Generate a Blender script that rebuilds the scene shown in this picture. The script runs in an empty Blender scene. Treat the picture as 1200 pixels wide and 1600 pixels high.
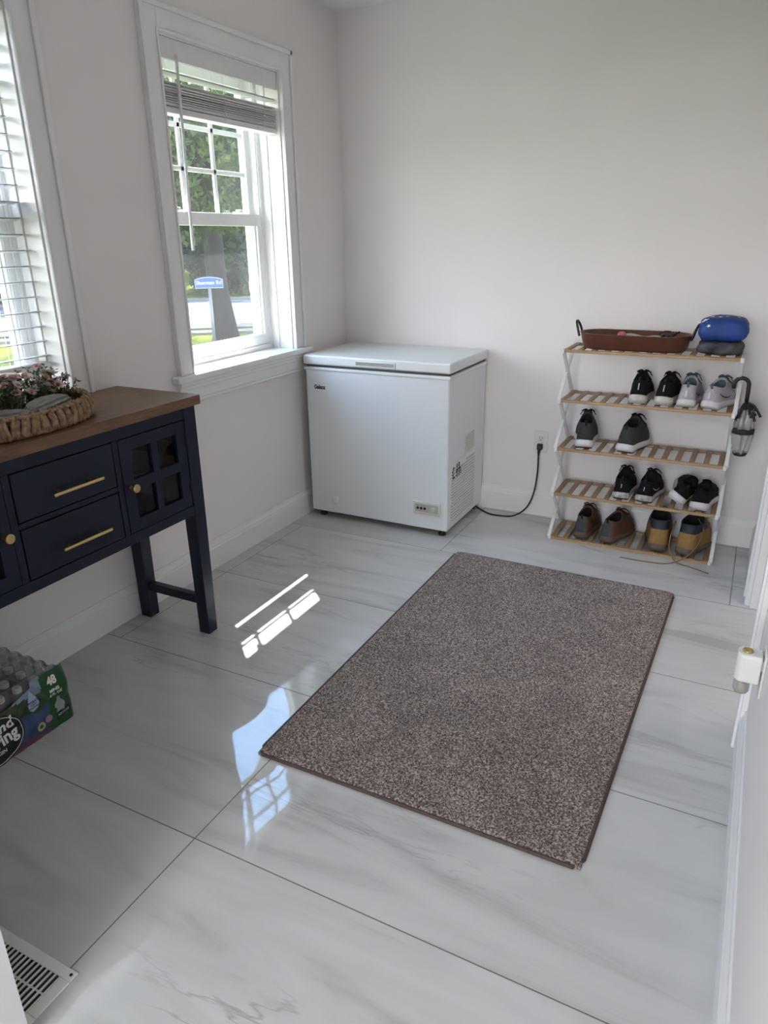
import bpy, bmesh, math, random
from mathutils import Vector, Matrix, noise
random.seed(7)
PI = math.pi
S = bpy.context.scene
COL = S.collection

# ------------------------------------------------------------------ camera, sky, sun, exposure
CAM_LOC = (2.069, -3.565, 1.4)
CAM_ROT = ((0.89023906, 0.15085404, -0.42978771),
           (0.45526397, -0.32464525, 0.82905982),
           (-0.01446151, -0.93372829, -0.35769029))   # world from (right, down, forward)
FOCAL_PX = 1111.0
SKY_STRENGTH = 7.3
SUN_STRENGTH = 24.0
SUN_DIR = Vector((0.43, -0.40, -1.0))
EXPOSURE = 0.78

cd = bpy.data.cameras.new('camera')
cam = bpy.data.objects.new('camera', cd)
COL.objects.link(cam)
S.camera = cam
cd.sensor_fit = 'VERTICAL'
cd.sensor_height = 36.0
cd.lens = FOCAL_PX / 1600.0 * 36.0
cd.clip_start = 0.02
cd.clip_end = 400
R = Matrix(CAM_ROT)
M = Matrix(((R[0][0], -R[0][1], -R[0][2]), (R[1][0], -R[1][1], -R[1][2]), (R[2][0], -R[2][1], -R[2][2])))
cam.matrix_world = Matrix.Translation(CAM_LOC) @ M.to_4x4()

S.view_settings.view_transform = 'Standard'
S.view_settings.look = 'None'
S.view_settings.gamma = 1.0
S.view_settings.exposure = EXPOSURE
S.view_settings.use_curve_mapping = False

world = bpy.data.worlds.new('sky')
S.world = world
world.use_nodes = True
nt = world.node_tree
nt.nodes.clear()
wo = nt.nodes.new('ShaderNodeOutputWorld')
bg = nt.nodes.new('ShaderNodeBackground')
tc = nt.nodes.new('ShaderNodeTexCoord')
sx = nt.nodes.new('ShaderNodeSeparateXYZ')
rp = nt.nodes.new('ShaderNodeValToRGB')
nt.links.new(tc.outputs['Generated'], sx.inputs[0])
nt.links.new(sx.outputs['Z'], rp.inputs[0])
nt.links.new(rp.outputs[0], bg.inputs[0])
nt.links.new(bg.outputs[0], wo.inputs[0])
e = rp.color_ramp.elements
e[0].position = 0.0; e[0].color = (0.98, 0.96, 0.94, 1)
e[1].position = 1.0; e[1].color = (0.55, 0.64, 0.82, 1)
m_ = e.new(0.35); m_.color = (0.78, 0.84, 0.96, 1)
m_ = e.new(0.62); m_.color = (0.33, 0.60, 1.04, 1)
bg.inputs[1].default_value = SKY_STRENGTH

sd = bpy.data.lights.new('sun', 'SUN')
sd.energy = SUN_STRENGTH
sd.angle = math.radians(0.5)
sd.color = (1.0, 0.965, 0.91)
sun = bpy.data.objects.new('sun', sd)
COL.objects.link(sun)
sun.rotation_euler = SUN_DIR.to_track_quat('-Z', 'Y').to_euler()
sun.location = (-6, 6, 12)

def portal(name, loc, direction, sx_, sy_):
    ld = bpy.data.lights.new(name, 'AREA')
    ld.shape = 'RECTANGLE'; ld.size = sx_; ld.size_y = sy_
    ld.cycles.is_portal = True
    o = bpy.data.objects.new(name, ld); COL.objects.link(o)
    o.location = loc
    o.rotation_euler = Vector(direction).to_track_quat('-Z', 'Z').to_euler()
    return o
portal('window_daylight', (-0.24, -0.915, 1.48), (1, 0, 0), 0.76, 1.15)
portal('window_daylight', (-0.24, -2.275, 1.48), (1, 0, 0), 0.76, 1.15)
portal('window_daylight', (1.6, -6.26, 1.35), (0, 1, 0), 2.0, 1.7)

def lamp(name, loc, direction, sx_, sy_, power, color=(1, 1, 1)):
    ld = bpy.data.lights.new(name, 'AREA')
    ld.shape = 'RECTANGLE'; ld.size = sx_; ld.size_y = sy_
    ld.energy = power; ld.color = color
    o = bpy.data.objects.new(name, ld); COL.objects.link(o)
    o.location = loc
    o.rotation_euler = Vector(direction).to_track_quat('-Z', 'Y').to_euler()
    return o
# added fill light behind the camera; no ceiling fixture is known there
lamp('adjoining_room_fill_light', (1.5, -5.5, 2.40), (0, 0, -1), 0.9, 0.9, 25, (0.97, 0.97, 0.97))
lamp('side_passage_fill_light', (2.78, -1.25, 2.41), (0, 0, -1), 0.5, 0.5, 6, (0.98, 0.97, 0.97))  # invented fill, brightens floor and left wall through the doorway

# ------------------------------------------------------------------ helpers
def tag(o, label=None, cat=None, group=None, kind=None):
    if label: o['label'] = label
    if cat: o['category'] = cat
    if group: o['group'] = group
    if kind: o['kind'] = kind
    return o

def thing(name, label, cat, loc=(0, 0, 0), rz=0.0, group=None, kind=None):
    o = bpy.data.objects.new(name, None)
    COL.objects.link(o)
    o.empty_display_size = 0.05
    o.location = loc
    o.rotation_euler = (0, 0, rz)
    return tag(o, label, cat, group, kind)

def link(name, me, mats, parent=None, smooth=False, bevel=0.0, seg=2):
    if not isinstance(mats, (list, tuple)): mats = [mats]
    for m in mats: me.materials.append(m)
    o = bpy.data.objects.new(name, me)
    COL.objects.link(o)
    if parent is not None: o.parent = parent
    if smooth:
        for p in me.polygons: p.use_smooth = True
    if bevel:
        b = o.modifiers.new('bevel', 'BEVEL')
        b.width = bevel; b.segments = seg; b.limit_method = 'ANGLE'
        b.angle_limit = math.radians(40)
        for p in me.polygons: p.use_smooth = True
        w = o.modifiers.new('wn', 'WEIGHTED_NORMAL'); w.keep_sharp = True
    return o

class MB:
    def __init__(s):
        s.v = []; s.f = []; s.mi = []
    def add(s, vs, fs, m=0):
        b = len(s.v)
        s.v += [tuple(x) for x in vs]
        s.f += [tuple(i + b for i in f) for f in fs]
        s.mi += [m] * len(fs)
    def box(s, x0, x1, y0, y1, z0, z1, m=0, mat=None):
        vs = [Vector((x, y, z)) for x in (x0, x1) for y in (y0, y1) for z in (z0, z1)]
        if mat is not None: vs = [mat @ v for v in vs]
        s.add(vs, [(0, 1, 3, 2), (4, 6, 7, 5), (0, 4, 5, 1), (2, 3, 7, 6), (0, 2, 6, 4), (1, 5, 7, 3)], m)
        return s
    def rail(s, a, b, w, h, up=(0, 0, 1), m=0):
        a, b = Vector(a), Vector(b); d = (b - a).normalized(); up = Vector(up)
        sd_ = d.cross(up).normalized() * w / 2; u = sd_.cross(d).normalized() * h / 2
        vs = []
        for p in (a, b):
            vs += [p - sd_ - u, p + sd_ - u, p + sd_ + u, p - sd_ + u]
        s.add(vs, [(3, 2, 1, 0), (4, 5, 6, 7), (0, 1, 5, 4), (1, 2, 6, 5), (2, 3, 7, 6), (3, 0, 4, 7)], m)
        return s
    def tube(s, pts, r, n=8, m=0, closed=False, flat=1.0):
        pts = [Vector(p) for p in pts]
        k = len(pts)
        rr = r if isinstance(r, (list, tuple)) else [r] * k
        vs = []; prev = None
        for i, p in enumerate(pts):
            if closed: d = pts[(i + 1) % k] - pts[i - 1]
            else: d = pts[min(i + 1, k - 1)] - pts[max(i - 1, 0)]
            d.normalize()
            if prev is None:
                a = Vector((0, 0, 1)) if abs(d.z) < 0.9 else Vector((1, 0, 0))
                u = d.cross(a).normalized()
            else:
                u = (prev - d * prev.dot(d)).normalized()
            prev = u; w = d.cross(u)
            for j in range(n):
                t = 2 * PI * j / n
                vs.append(p + (u * math.cos(t) + w * math.sin(t) * flat) * rr[i])
        fs = []
        for i in range(k if closed else k - 1):
            a = i * n; b = ((i + 1) % k) * n
            for j in range(n):
                j2 = (j + 1) % n
                fs.append((a + j, b + j, b + j2, a + j2))
        if not closed:
            fs.append(tuple(range(n)))
            fs.append(tuple((k - 1) * n + j for j in reversed(range(n))))
        s.add(vs, fs, m)
        return s
    def lathe(s, prof, n=24, c=(0, 0, 0), axis='z', m=0, sx_=1.0, sy_=1.0):
        vs = []; k = len(prof)
        for r, z in prof:
            for j in range(n):
                t = 2 * PI * j / n
                x, y = r * math.cos(t) * sx_, r * math.sin(t) * sy_
                if axis == 'z': v = (c[0] + x, c[1] + y, c[2] + z)
                elif axis == 'x': v = (c[0] + z, c[1] + x, c[2] + y)
                else: v = (c[0] + y, c[1] + z, c[2] + x)
                vs.append(v)
        fs = []
        for i in range(k - 1):
            for j in range(n):
                j2 = (j + 1) % n
                fs.append((i * n + j, i * n + j2, (i + 1) * n + j2, (i + 1) * n + j))
        if prof[0][0] > 1e-6: fs.append(tuple(reversed(range(n))))
        if prof[-1][0] > 1e-6: fs.append(tuple((k - 1) * n + j for j in range(n)))
        s.add(vs, fs, m)
        return s
    def rings(s, rings, cap0=True, cap1=True, m=0):
        n = len(rings[0]); vs = [p for r in rings for p in r]; fs = []
        for i in range(len(rings) - 1):
            for j in range(n):
                j2 = (j + 1) % n
                fs.append((i * n + j, i * n + j2, (i + 1) * n + j2, (i + 1) * n + j))
        if cap0: fs.append(tuple(reversed(range(n))))
        if cap1: fs.append(tuple((len(rings) - 1) * n + j for j in range(n)))
        s.add(vs, fs, m)
        return s
    def grid(s, fn, nu, nv, m=0):
        vs = [fn(i / nu, j / nv) for i in range(nu + 1) for j in range(nv + 1)]
        fs = [(i * (nv + 1) + j, (i + 1) * (nv + 1) + j, (i + 1) * (nv + 1) + j + 1, i * (nv + 1) + j + 1)
              for i in range(nu) for j in range(nv)]
        s.add(vs, fs, m)
        return s
    def prism(s, poly, d0, d1, axis='z', m=0):
        def P(a, b, d):
            return {'z': (a, b, d), 'x': (d, a, b), 'y': (a, d, b)}[axis]
        n = len(poly)
        vs = [P(a, b, d0) for a, b in poly] + [P(a, b, d1) for a, b in poly]
        fs = [tuple(reversed(range(n))), tuple(range(n, 2 * n))] + [(i, (i + 1) % n, n + (i + 1) % n, n + i) for i in range(n)]
        s.add(vs, fs, m)
        return s
    def build(s, name, mats, parent=None, smooth=False, bevel=0.0, seg=2, doubles=False):
        me = bpy.data.meshes.new(name)
        me.from_pydata(s.v, [], s.f)
        for p, i in zip(me.polygons, s.mi): p.material_index = i
        bm = bmesh.new(); bm.from_mesh(me)
        if doubles: bmesh.ops.remove_doubles(bm, verts=bm.verts, dist=1e-5)
        bmesh.ops.recalc_face_normals(bm, faces=bm.faces)
        bm.to_mesh(me); bm.free()
        return link(name, me, mats, parent, smooth, bevel, seg)

def text_mesh(name, body, size, mat, parent=None, fn=None, extrude=0.0004, align='CENTER', bold=0.0, shear=0.0, sxx=1.0):
    cu = bpy.data.curves.new(name, 'FONT')
    cu.body = body; cu.size = size; cu.align_x = align; cu.align_y = 'CENTER'
    cu.extrude = extrude; cu.offset = bold; cu.shear = shear; cu.resolution_u = 3
    t = bpy.data.objects.new(name, cu)
    COL.objects.link(t)
    dg = bpy.context.evaluated_depsgraph_get()
    me = bpy.data.meshes.new_from_object(t.evaluated_get(dg))
    COL.objects.unlink(t); bpy.data.objects.remove(t)
    for v in me.vertices:
        x, y, z = v.co
        v.co = fn(x * sxx, y, z) if fn else (x * sxx, y, z)
    me.materials.clear()
    return link(name, me, mat, parent)

# ------------------------------------------------------------------ materials
def nodes_of(m):
    m.use_nodes = True
    n = m.node_tree
    return n, n.nodes['Principled BSDF'], n.nodes['Material Output']

def mat(name, color, rough=0.5, metal=0.0, spec=0.5, var=0.06, scale=30, bump=0.0, bscale=200, stretch=None, coat=0.0, sheen=0.0, color2=None):
    m = bpy.data.materials.new(name)
    n, b, out = nodes_of(m)
    b.inputs['Roughness'].default_value = rough
    b.inputs['Metallic'].default_value = metal
    b.inputs['Specular IOR Level'].default_value = spec
    b.inputs['Coat Weight'].default_value = coat
    b.inputs['Sheen Weight'].default_value = sheen
    tc = n.nodes.new('ShaderNodeTexCoord')
    mp = n.nodes.new('ShaderNodeMapping')
    n.links.new(tc.outputs['Object'], mp.inputs[0])
    if stretch: mp.inputs['Scale'].default_value = stretch
    no = n.nodes.new('ShaderNodeTexNoise')
    no.inputs['Scale'].default_value = scale
    no.inputs['Detail'].default_value = 5
    n.links.new(mp.outputs[0], no.inputs['Vector'])
    r = n.nodes.new('ShaderNodeValToRGB')
    c = color
    c2 = color2 if color2 else tuple(min(1, x * (1 + var)) for x in c)
    c1 = tuple(x * (1 - var) for x in c) if not color2 else c
    r.color_ramp.elements[0].position = 0.32; r.color_ramp.elements[0].color = (*c1, 1)
    r.color_ramp.elements[1].position = 0.68; r.color_ramp.elements[1].color = (*c2, 1)
    n.links.new(no.outputs[0], r.inputs[0])
    n.links.new(r.outputs[0], b.inputs['Base Color'])
    if bump:
        nb = n.nodes.new('ShaderNodeTexNoise'); nb.inputs['Scale'].default_value = bscale; nb.inputs['Detail'].default_value = 3
        n.links.new(mp.outputs[0], nb.inputs['Vector'])
        bp = n.nodes.new('ShaderNodeBump'); bp.inputs['Strength'].default_value = bump; bp.inputs['Distance'].default_value = 0.002
        n.links.new(nb.outputs[0], bp.inputs['Height'])
        n.links.new(bp.outputs[0], b.inputs['Normal'])
    return m

M_WALL = mat('wall_paint', (0.85, 0.81, 0.80), 0.65, spec=0.3, var=0.015, scale=3, bump=0.05, bscale=350)
M_CEIL = mat('ceiling_paint', (0.86, 0.84, 0.83), 0.8, spec=0.2, var=0.01)
M_TRIM = mat('trim_paint', (0.86, 0.85, 0.845), 0.32, spec=0.45, var=0.01, scale=5)
M_VINYL = mat('window_vinyl', (0.82, 0.82, 0.80), 0.35, var=0.01)
M_BLIND = mat('blind_vinyl', (0.80, 0.79, 0.78), 0.45, var=0.02)
M_NAVY = mat('navy_paint', (0.0070, 0.0110, 0.0270), 0.36, spec=0.35, var=0.08, scale=12, bump=0.04, bscale=120)
M_BRASS = mat('brushed_brass', (0.62, 0.46, 0.20), 0.3, metal=1.0, var=0.08, scale=80, stretch=(1, 12, 1))
M_WHITEMETAL = mat('white_metal', (0.74, 0.73, 0.72), 0.4, var=0.02)
M_BLACKPL = mat('black_plastic', (0.012, 0.012, 0.013), 0.45, var=0.1)
M_BLACKRUB = mat('black_rubber', (0.015, 0.015, 0.016), 0.6, var=0.15)
M_FREEZER = mat('freezer_enamel', (0.78, 0.80, 0.81), 0.22, spec=0.5, var=0.01, scale=4, bump=0.015, bscale=12)
M_LID = mat('freezer_lid', (0.80, 0.81, 0.80), 0.35, var=0.01, bump=0.03, bscale=300)
M_CREAM = mat('cream_plastic', (0.68, 0.66, 0.58), 0.45, var=0.02)
M_WHITEPL = mat('white_plastic', (0.78, 0.77, 0.74), 0.35, var=0.015)
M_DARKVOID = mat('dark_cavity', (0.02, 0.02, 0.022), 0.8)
M_GREYPRINT = mat('grey_print', (0.45, 0.45, 0.45), 0.6)
M_BLACKPRINT = mat('black_print', (0.02, 0.02, 0.02), 0.5)
M_WHITEPRINT = mat('white_print', (0.85, 0.85, 0.85), 0.4)
M_HINGE = mat('dark_hinge', (0.01, 0.01, 0.012), 0.4, metal=0.6)

def wood(name, dark, light, rough, stretch, scale=14, bump=0.08, rot=0.0):
    m = bpy.data.materials.new(name)
    n, b, out = nodes_of(m)
    b.inputs['Roughness'].default_value = rough
    tc = n.nodes.new('ShaderNodeTexCoord'); mp = n.nodes.new('ShaderNodeMapping')
    mp.inputs['Scale'].default_value = stretch
    n.links.new(tc.outputs['Object'], mp.inputs[0])
    a = n.nodes.new('ShaderNodeTexNoise'); a.inputs['Scale'].default_value = scale; a.inputs['Detail'].default_value = 8
    a.inputs['Roughness'].default_value = 0.65; a.inputs['Distortion'].default_value = 0.6
    n.links.new(mp.outputs[0], a.inputs['Vector'])
    r = n.nodes.new('ShaderNodeValToRGB')
    r.color_ramp.elements[0].position = 0.3; r.color_ramp.elements[0].color = (*dark, 1)
    r.color_ramp.elements[1].position = 0.7; r.color_ramp.elements[1].color = (*light, 1)
    n.links.new(a.outputs[0], r.inputs[0]); n.links.new(r.outputs[0], b.inputs['Base Color'])
    bp = n.nodes.new('ShaderNodeBump'); bp.inputs['Strength'].default_value = bump; bp.inputs['Distance'].default_value = 0.001
    n.links.new(a.outputs[0], bp.inputs['Height']); n.links.new(bp.outputs[0], b.inputs['Normal'])
    return m
M_WALNUT = wood('walnut_top', (0.100, 0.050, 0.027), (0.225, 0.118, 0.066), 0.42, (9, 0.8, 9), 9)
M_BAMBOO = wood('bamboo_slats', (0.30, 0.185, 0.095), (0.47, 0.31, 0.17), 0.5, (1, 8, 8), 9, 0.05)
M_BAMBOO_Y = wood('bamboo_slats_shaded', (0.24, 0.145, 0.075), (0.38, 0.25, 0.135), 0.5, (8, 1, 8), 9, 0.05)  # same bamboo in a darker tone, slat shading put into the colour

def glass(name, tint=(1, 1, 1), dust=0.0, ior=1.45, rough=0.0, film=0.0):
    m = bpy.data.materials.new(name); m.use_nodes = True
    n = m.node_tree; n.nodes.clear()
    out = n.nodes.new('ShaderNodeOutputMaterial')
    tr = n.nodes.new('ShaderNodeBsdfTransparent'); tr.inputs[0].default_value = (*tint, 1)
    gl = n.nodes.new('ShaderNodeBsdfGlossy'); gl.inputs['Roughness'].default_value = rough
    lw_ = n.nodes.new('ShaderNodeLayerWeight'); lw_.inputs[0].default_value = 0.5
    pw_ = n.nodes.new('ShaderNodeMath'); pw_.operation = 'POWER'; pw_.inputs[1].default_value = 5
    n.links.new(lw_.outputs['Facing'], pw_.inputs[0])
    f0 = ((ior - 1) / (ior + 1)) ** 2
    fr = n.nodes.new('ShaderNodeMath'); fr.operation = 'MULTIPLY_ADD'; fr.inputs[1].default_value = 1 - f0; fr.inputs[2].default_value = f0
    n.links.new(pw_.outputs[0], fr.inputs[0])
    mx = n.nodes.new('ShaderNodeMixShader')
    n.links.new(fr.outputs[0], mx.inputs[0]); n.links.new(tr.outputs[0], mx.inputs[1]); n.links.new(gl.outputs[0], mx.inputs[2])
    last = mx
    if dust:
        tc = n.nodes.new('ShaderNodeTexCoord')
        no = n.nodes.new('ShaderNodeTexNoise'); no.inputs['Scale'].default_value = 260; no.inputs['Detail'].default_value = 2
        n.links.new(tc.outputs['Object'], no.inputs['Vector'])
        r = n.nodes.new('ShaderNodeMapRange'); r.inputs[1].default_value = 0.4; r.inputs[2].default_value = 0.75
        r.inputs[3].default_value = dust * 0.5; r.inputs[4].default_value = dust * 2.2
        n.links.new(no.outputs[0], r.inputs[0])
        df = n.nodes.new('ShaderNodeBsdfTranslucent'); df.inputs[0].default_value = (0.7, 0.7, 0.7, 1)
        m2 = n.nodes.new('ShaderNodeMixShader')
        n.links.new(r.outputs[0], m2.inputs[0]); n.links.new(mx.outputs[0], m2.inputs[1]); n.links.new(df.outputs[0], m2.inputs[2])
        last = m2
    if film:
        df = n.nodes.new('ShaderNodeBsdfDiffuse'); df.inputs[0].default_value = (0.6, 0.6, 0.6, 1)
        m2 = n.nodes.new('ShaderNodeMixShader'); m2.inputs[0].default_value = film
        n.links.new(last.outputs[0], m2.inputs[1]); n.links.new(df.outputs[0], m2.inputs[2])
        last = m2
    n.links.new(last.outputs[0], out.inputs[0])
    return m
M_GLASS = glass('window_glass', (0.97, 0.98, 0.98), 0.006)
M_GLASS_DUSTY = glass('dusty_glass', (0.95, 0.96, 0.96), 0.013)
M_CABGLASS = glass('cabinet_glass', (0.75, 0.77, 0.78))
M_FILM = glass('clear_film', (0.93, 0.94, 0.95), ior=1.5, rough=0.12, film=0.06)
M_CLEARPL = glass('clear_plastic', (0.9, 0.91, 0.92), ior=1.5, rough=0.12, film=0.42)
M_BOTTLE = glass('bottle_plastic', (0.9, 0.92, 0.94), ior=1.5, rough=0.06, film=0.16)
M_DRINKGLASS = glass('drinking_glass', (0.85, 0.85, 0.85), ior=1.5, rough=0.03, film=0.1)

# marble porcelain floor with grout lines
def marble():
    m = bpy.data.materials.new('marble_tile')
    n, b, out = nodes_of(m); N = n.nodes.new; L = n.links.new
    tc = N('ShaderNodeTexCoord'); sp = N('ShaderNodeSeparateXYZ'); L(tc.outputs['Object'], sp.inputs[0])
    def math_(op, a, bb=None, c=None):
        q = N('ShaderNodeMath'); q.operation = op
        for i, v in enumerate((a, bb, c)):
            if v is None: continue
            if isinstance(v, (int, float)): q.inputs[i].default_value = v
            else: L(v, q.inputs[i])
        return q.outputs[0]
    X, Y = sp.outputs['X'], sp.outputs['Y']
    v = math_('DIVIDE', math_('ADD', Y, 2.565 + 12.64), 0.632)
    sh1 = math_('MULTIPLY', math_('GREATER_THAN', Y, -1.933), -0.35)
    sh2 = math_('MULTIPLY', math_('GREATER_THAN', Y, -0.669), 0.48)
    u = math_('DIVIDE', math_('ADD', math_('ADD', X, math_('ADD', sh1, sh2)), -1.0 + 12.64), 1.264)
    def edge(w, size):
        fr = math_('FRACT', w)
        d = math_('MULTIPLY', math_('SUBTRACT', 0.5, math_('ABSOLUTE', math_('SUBTRACT', fr, 0.5))), size)
        return d
    d = math_('MINIMUM', edge(u, 1.264), edge(v, 0.632))
    grout = math_('LESS_THAN', d, 0.0016)
    tid = math_('ADD', math_('MULTIPLY', math_('FLOOR', u), 7.31), math_('MULTIPLY', math_('FLOOR', v), 3.77))
    off = N('ShaderNodeCombineXYZ'); L(tid, off.inputs[2])
    mp = N('ShaderNodeMapping'); mp.inputs['Scale'].default_value = (0.55, 3.2, 1); mp.inputs['Rotation'].default_value = (0, 0, math.radians(14))
    L(tc.outputs['Object'], mp.inputs[0])
    va = N('ShaderNodeVectorMath'); va.operation = 'ADD'; L(mp.outputs[0], va.inputs[0]); L(off.outputs[0], va.inputs[1])
    # soft streaks
    a = N('ShaderNodeTexNoise'); a.inputs['Scale'].default_value = 2.2; a.inputs['Detail'].default_value = 7; a.inputs['Roughness'].default_value = 0.6; a.inputs['Distortion'].default_value = 0.8
    L(va.outputs[0], a.inputs['Vector'])
    ra = N('ShaderNodeValToRGB')
    ra.color_ramp.elements[0].position = 0.30; ra.color_ramp.elements[0].color = (0.44, 0.435, 0.43, 1)
    ra.color_ramp.elements[1].position = 0.62; ra.color_ramp.elements[1].color = (0.63, 0.625, 0.615, 1)
    mm = ra.color_ramp.elements.new(0.46); mm.color = (0.58, 0.575, 0.565, 1)
    L(a.outputs[0], ra.inputs[0])
    # sharp thin veins
    w = N('ShaderNodeTexNoise'); w.inputs['Scale'].default_value = 1.25; w.inputs['Detail'].default_value = 5; w.inputs['Roughness'].default_value = 0.62; w.inputs['Distortion'].default_value = 0.7
    L(va.outputs[0], w.inputs['Vector'])
    dist = math_('ABSOLUTE', math_('SUBTRACT', w.outputs[0], 0.5))
    vein = N('ShaderNodeMapRange'); vein.inputs[1].default_value = 0.0; vein.inputs[2].default_value = 0.011; vein.inputs[3].default_value = 1; vein.inputs[4].default_value = 0
    L(dist, vein.inputs[0])
    gate = N('ShaderNodeTexNoise'); gate.inputs['Scale'].default_value = 1.6; gate.inputs['Detail'].default_value = 2
    L(va.outputs[0], gate.inputs['Vector'])
    gm = N('ShaderNodeMapRange'); gm.inputs[1].default_value = 0.48; gm.inputs[2].default_value = 0.66; gm.inputs[3].default_value = 0.0; gm.inputs[4].default_value = 0.5
    L(gate.outputs[0], gm.inputs[0])
    vf = math_('MULTIPLY', vein.outputs[0], gm.outputs[0])
    mx = N('ShaderNodeMix'); mx.data_type = 'RGBA'
    L(vf, mx.inputs[0]); L(ra.outputs[0], mx.inputs[6]); mx.inputs[7].default_value = (0.24, 0.24, 0.235, 1)
    m2 = N('ShaderNodeMix'); m2.data_type = 'RGBA'
    L(grout, m2.inputs[0]); L(mx.outputs[2], m2.inputs[6]); m2.inputs[7].default_value = (0.16, 0.155, 0.145, 1)
    L(m2.outputs[2], b.inputs['Base Color'])
    rr = math_('ADD', math_('MULTIPLY', grout, 0.6), 0.035)
    L(rr, b.inputs['Roughness'])
    b.inputs['Specular IOR Level'].default_value = 0.55
    # gentle waviness of the polished glaze
    wv = N('ShaderNodeTexNoise'); wv.inputs['Scale'].default_value = 3.6; wv.inputs['Detail'].default_value = 1.0
    L(tc.outputs['Object'], wv.inputs['Vector'])
    h = math_('SUBTRACT', wv.outputs[0], math_('MULTIPLY', grout, 0.02))
    bp = N('ShaderNodeBump'); bp.inputs['Strength'].default_value = 1.0; bp.inputs['Distance'].default_value = 0.0042
    L(h, bp.inputs['Height']); L(bp.outputs[0], b.inputs['Normal'])
    return m
M_MARBLE = marble()

# ------------------------------------------------------------------ room shell
CEIL = 2.44
RX = 2.205
WIN_Z0, WIN_Z1 = 0.895, 2.105
W2Y0, W2Y1 = -1.29, -0.535
W1Y0, W1Y1 = -2.655, -1.90
YN = -3.08     # near wall face

def struct(name, mb, m, parent=None, bevel=0.0):
    o = mb.build(name, m, parent, bevel=bevel)
    if parent is None: o['kind'] = 'structure'
    return o

struct('floor', MB().box(-0.02, 3.5, -6.4, 0.14, -0.05, 0.0), M_MARBLE)
struct('ceiling', MB().box(-0.2, 3.5, -6.4, 0.14, CEIL, CEIL + 0.1), M_CEIL)
struct('wall_back', MB().box(-0.2, 3.5, 0.0, 0.14, -0.05, CEIL), M_WALL)
w = MB()
WT = -0.22
for (y0, y1, z0, z1) in ((W2Y1, 0.0, -0.05, CEIL), (W1Y1, W2Y0, -0.05, CEIL), (-6.4, W1Y0, -0.05, CEIL),
                         (W2Y0, W2Y1, -0.05, WIN_Z0 - 0.03), (W2Y0, W2Y1, WIN_Z1, CEIL),
                         (W1Y0, W1Y1, -0.05, WIN_Z0 - 0.03), (W1Y0, W1Y1, WIN_Z1, CEIL)):
    w.box(WT, 0.0, y0, y1, z0, z1)
struct('wall_left', w, M_WALL)
DY0, DY1, DZ = -1.50, -0.645, 2.04     # doorway in the right wall
w = MB()
w.box(RX, RX + 0.12, DY1, 0.0, -0.0, CEIL).box(RX, RX + 0.12, -6.4, DY0, 0.0, CEIL).box(RX, RX + 0.12, DY0, DY1, DZ, CEIL)
struct('wall_right', w, M_WALL)
struct('wall_side_passage', MB().box(3.3, 3.42, -6.4, 0.0, 0, CEIL).box(RX + 0.12, 3.3, -2.3, -2.2, 0, CEIL), M_WALL)
w = MB()
w.box(0.0, 1.055, YN - 0.12, YN, 0, CEIL).box(1.055, RX, YN - 0.12, YN, 2.12, CEIL)
struct('wall_near', w, M_WALL)
w = MB()
w.box(-0.2, 0.6, -6.4, -6.28, 0, CEIL).box(2.6, 3.5, -6.4, -6.28, 0, CEIL).box(0.6, 2.6, -6.4, -6.28, 0, 0.5).box(0.6, 2.6, -6.4, -6.28, 2.2, CEIL)
struct('wall_adjoining_room', w, M_WALL)

def baseboard(name, pts):   # pts: list of (start, end, outward normal)
    mb = MB()
    prof = [(0, 0), (0.016, 0), (0.016, 0.098), (0.013, 0.102), (0.013, 0.108), (0.009, 0.117), (0.006, 0.122), (0.005, 0.134), (0, 0.134)]
    for a, b_, nrm in pts:
        a = Vector(a); b_ = Vector(b_); nrm = Vector(nrm)
        ring = [[p + nrm * d + Vector((0, 0, z)) for d, z in prof] for p in (a, b_)]
        mb.rings(ring)
    return struct(name, mb, M_TRIM)
baseboard('baseboard_left', [((0, -3.08, 0), (0, 0, 0), (1, 0, 0))])
baseboard('baseboard_back', [((0.016, 0, 0), (RX, 0, 0), (0, -1, 0))])
baseboard('baseboard_right', [((RX, -6.0, 0), (RX, DY0 - 0.105, 0), (-1, 0, 0)), ((RX, DY1 + 0.105, 0), (RX, -0.016, 0), (-1, 0, 0))])

# doorway casing and jamb in the right wall
mb = MB()
for s_, y in ((-1, DY0), (1, DY1)):
    a, b_ = (y, y + s_ * 0.105)
    lo, hi = min(a, b_), max(a, b_)
    mb.box(RX - 0.016, RX, lo, hi, 0, DZ + 0.105)
    mb.box(RX - 0.024, RX - 0.016, (y + s_ * 0.082) if s_ > 0 else b_, b_ if s_ > 0 else (y + s_ * 0.082), 0, DZ + 0.105)
    mb.box(RX - 0.020, RX - 0.016, min(y + s_ * .004, y + s_ * .016), max(y + s_ * .004, y + s_ * .016), 0, DZ)
mb.box(RX - 0.016, RX, DY0, DY1, DZ, DZ + 0.105).box(RX - 0.024, RX - 0.016, DY0, DY1, DZ + 0.082, DZ + 0.105)
mb.box(RX, RX + 0.12, DY0 - 0.0, DY0 + 0.018, 0, DZ).box(RX, RX + 0.12, DY1 - 0.018, DY1, 0, DZ).box(RX, RX + 0.12, DY0, DY1, DZ - 0.018, DZ)
mb.box(RX + 0.05, RX + 0.062, DY1 - 0.03, DY1 - 0.018, 0, DZ - 0.018)
struct('trim_1', mb, M_TRIM, bevel=0.002)

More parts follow.
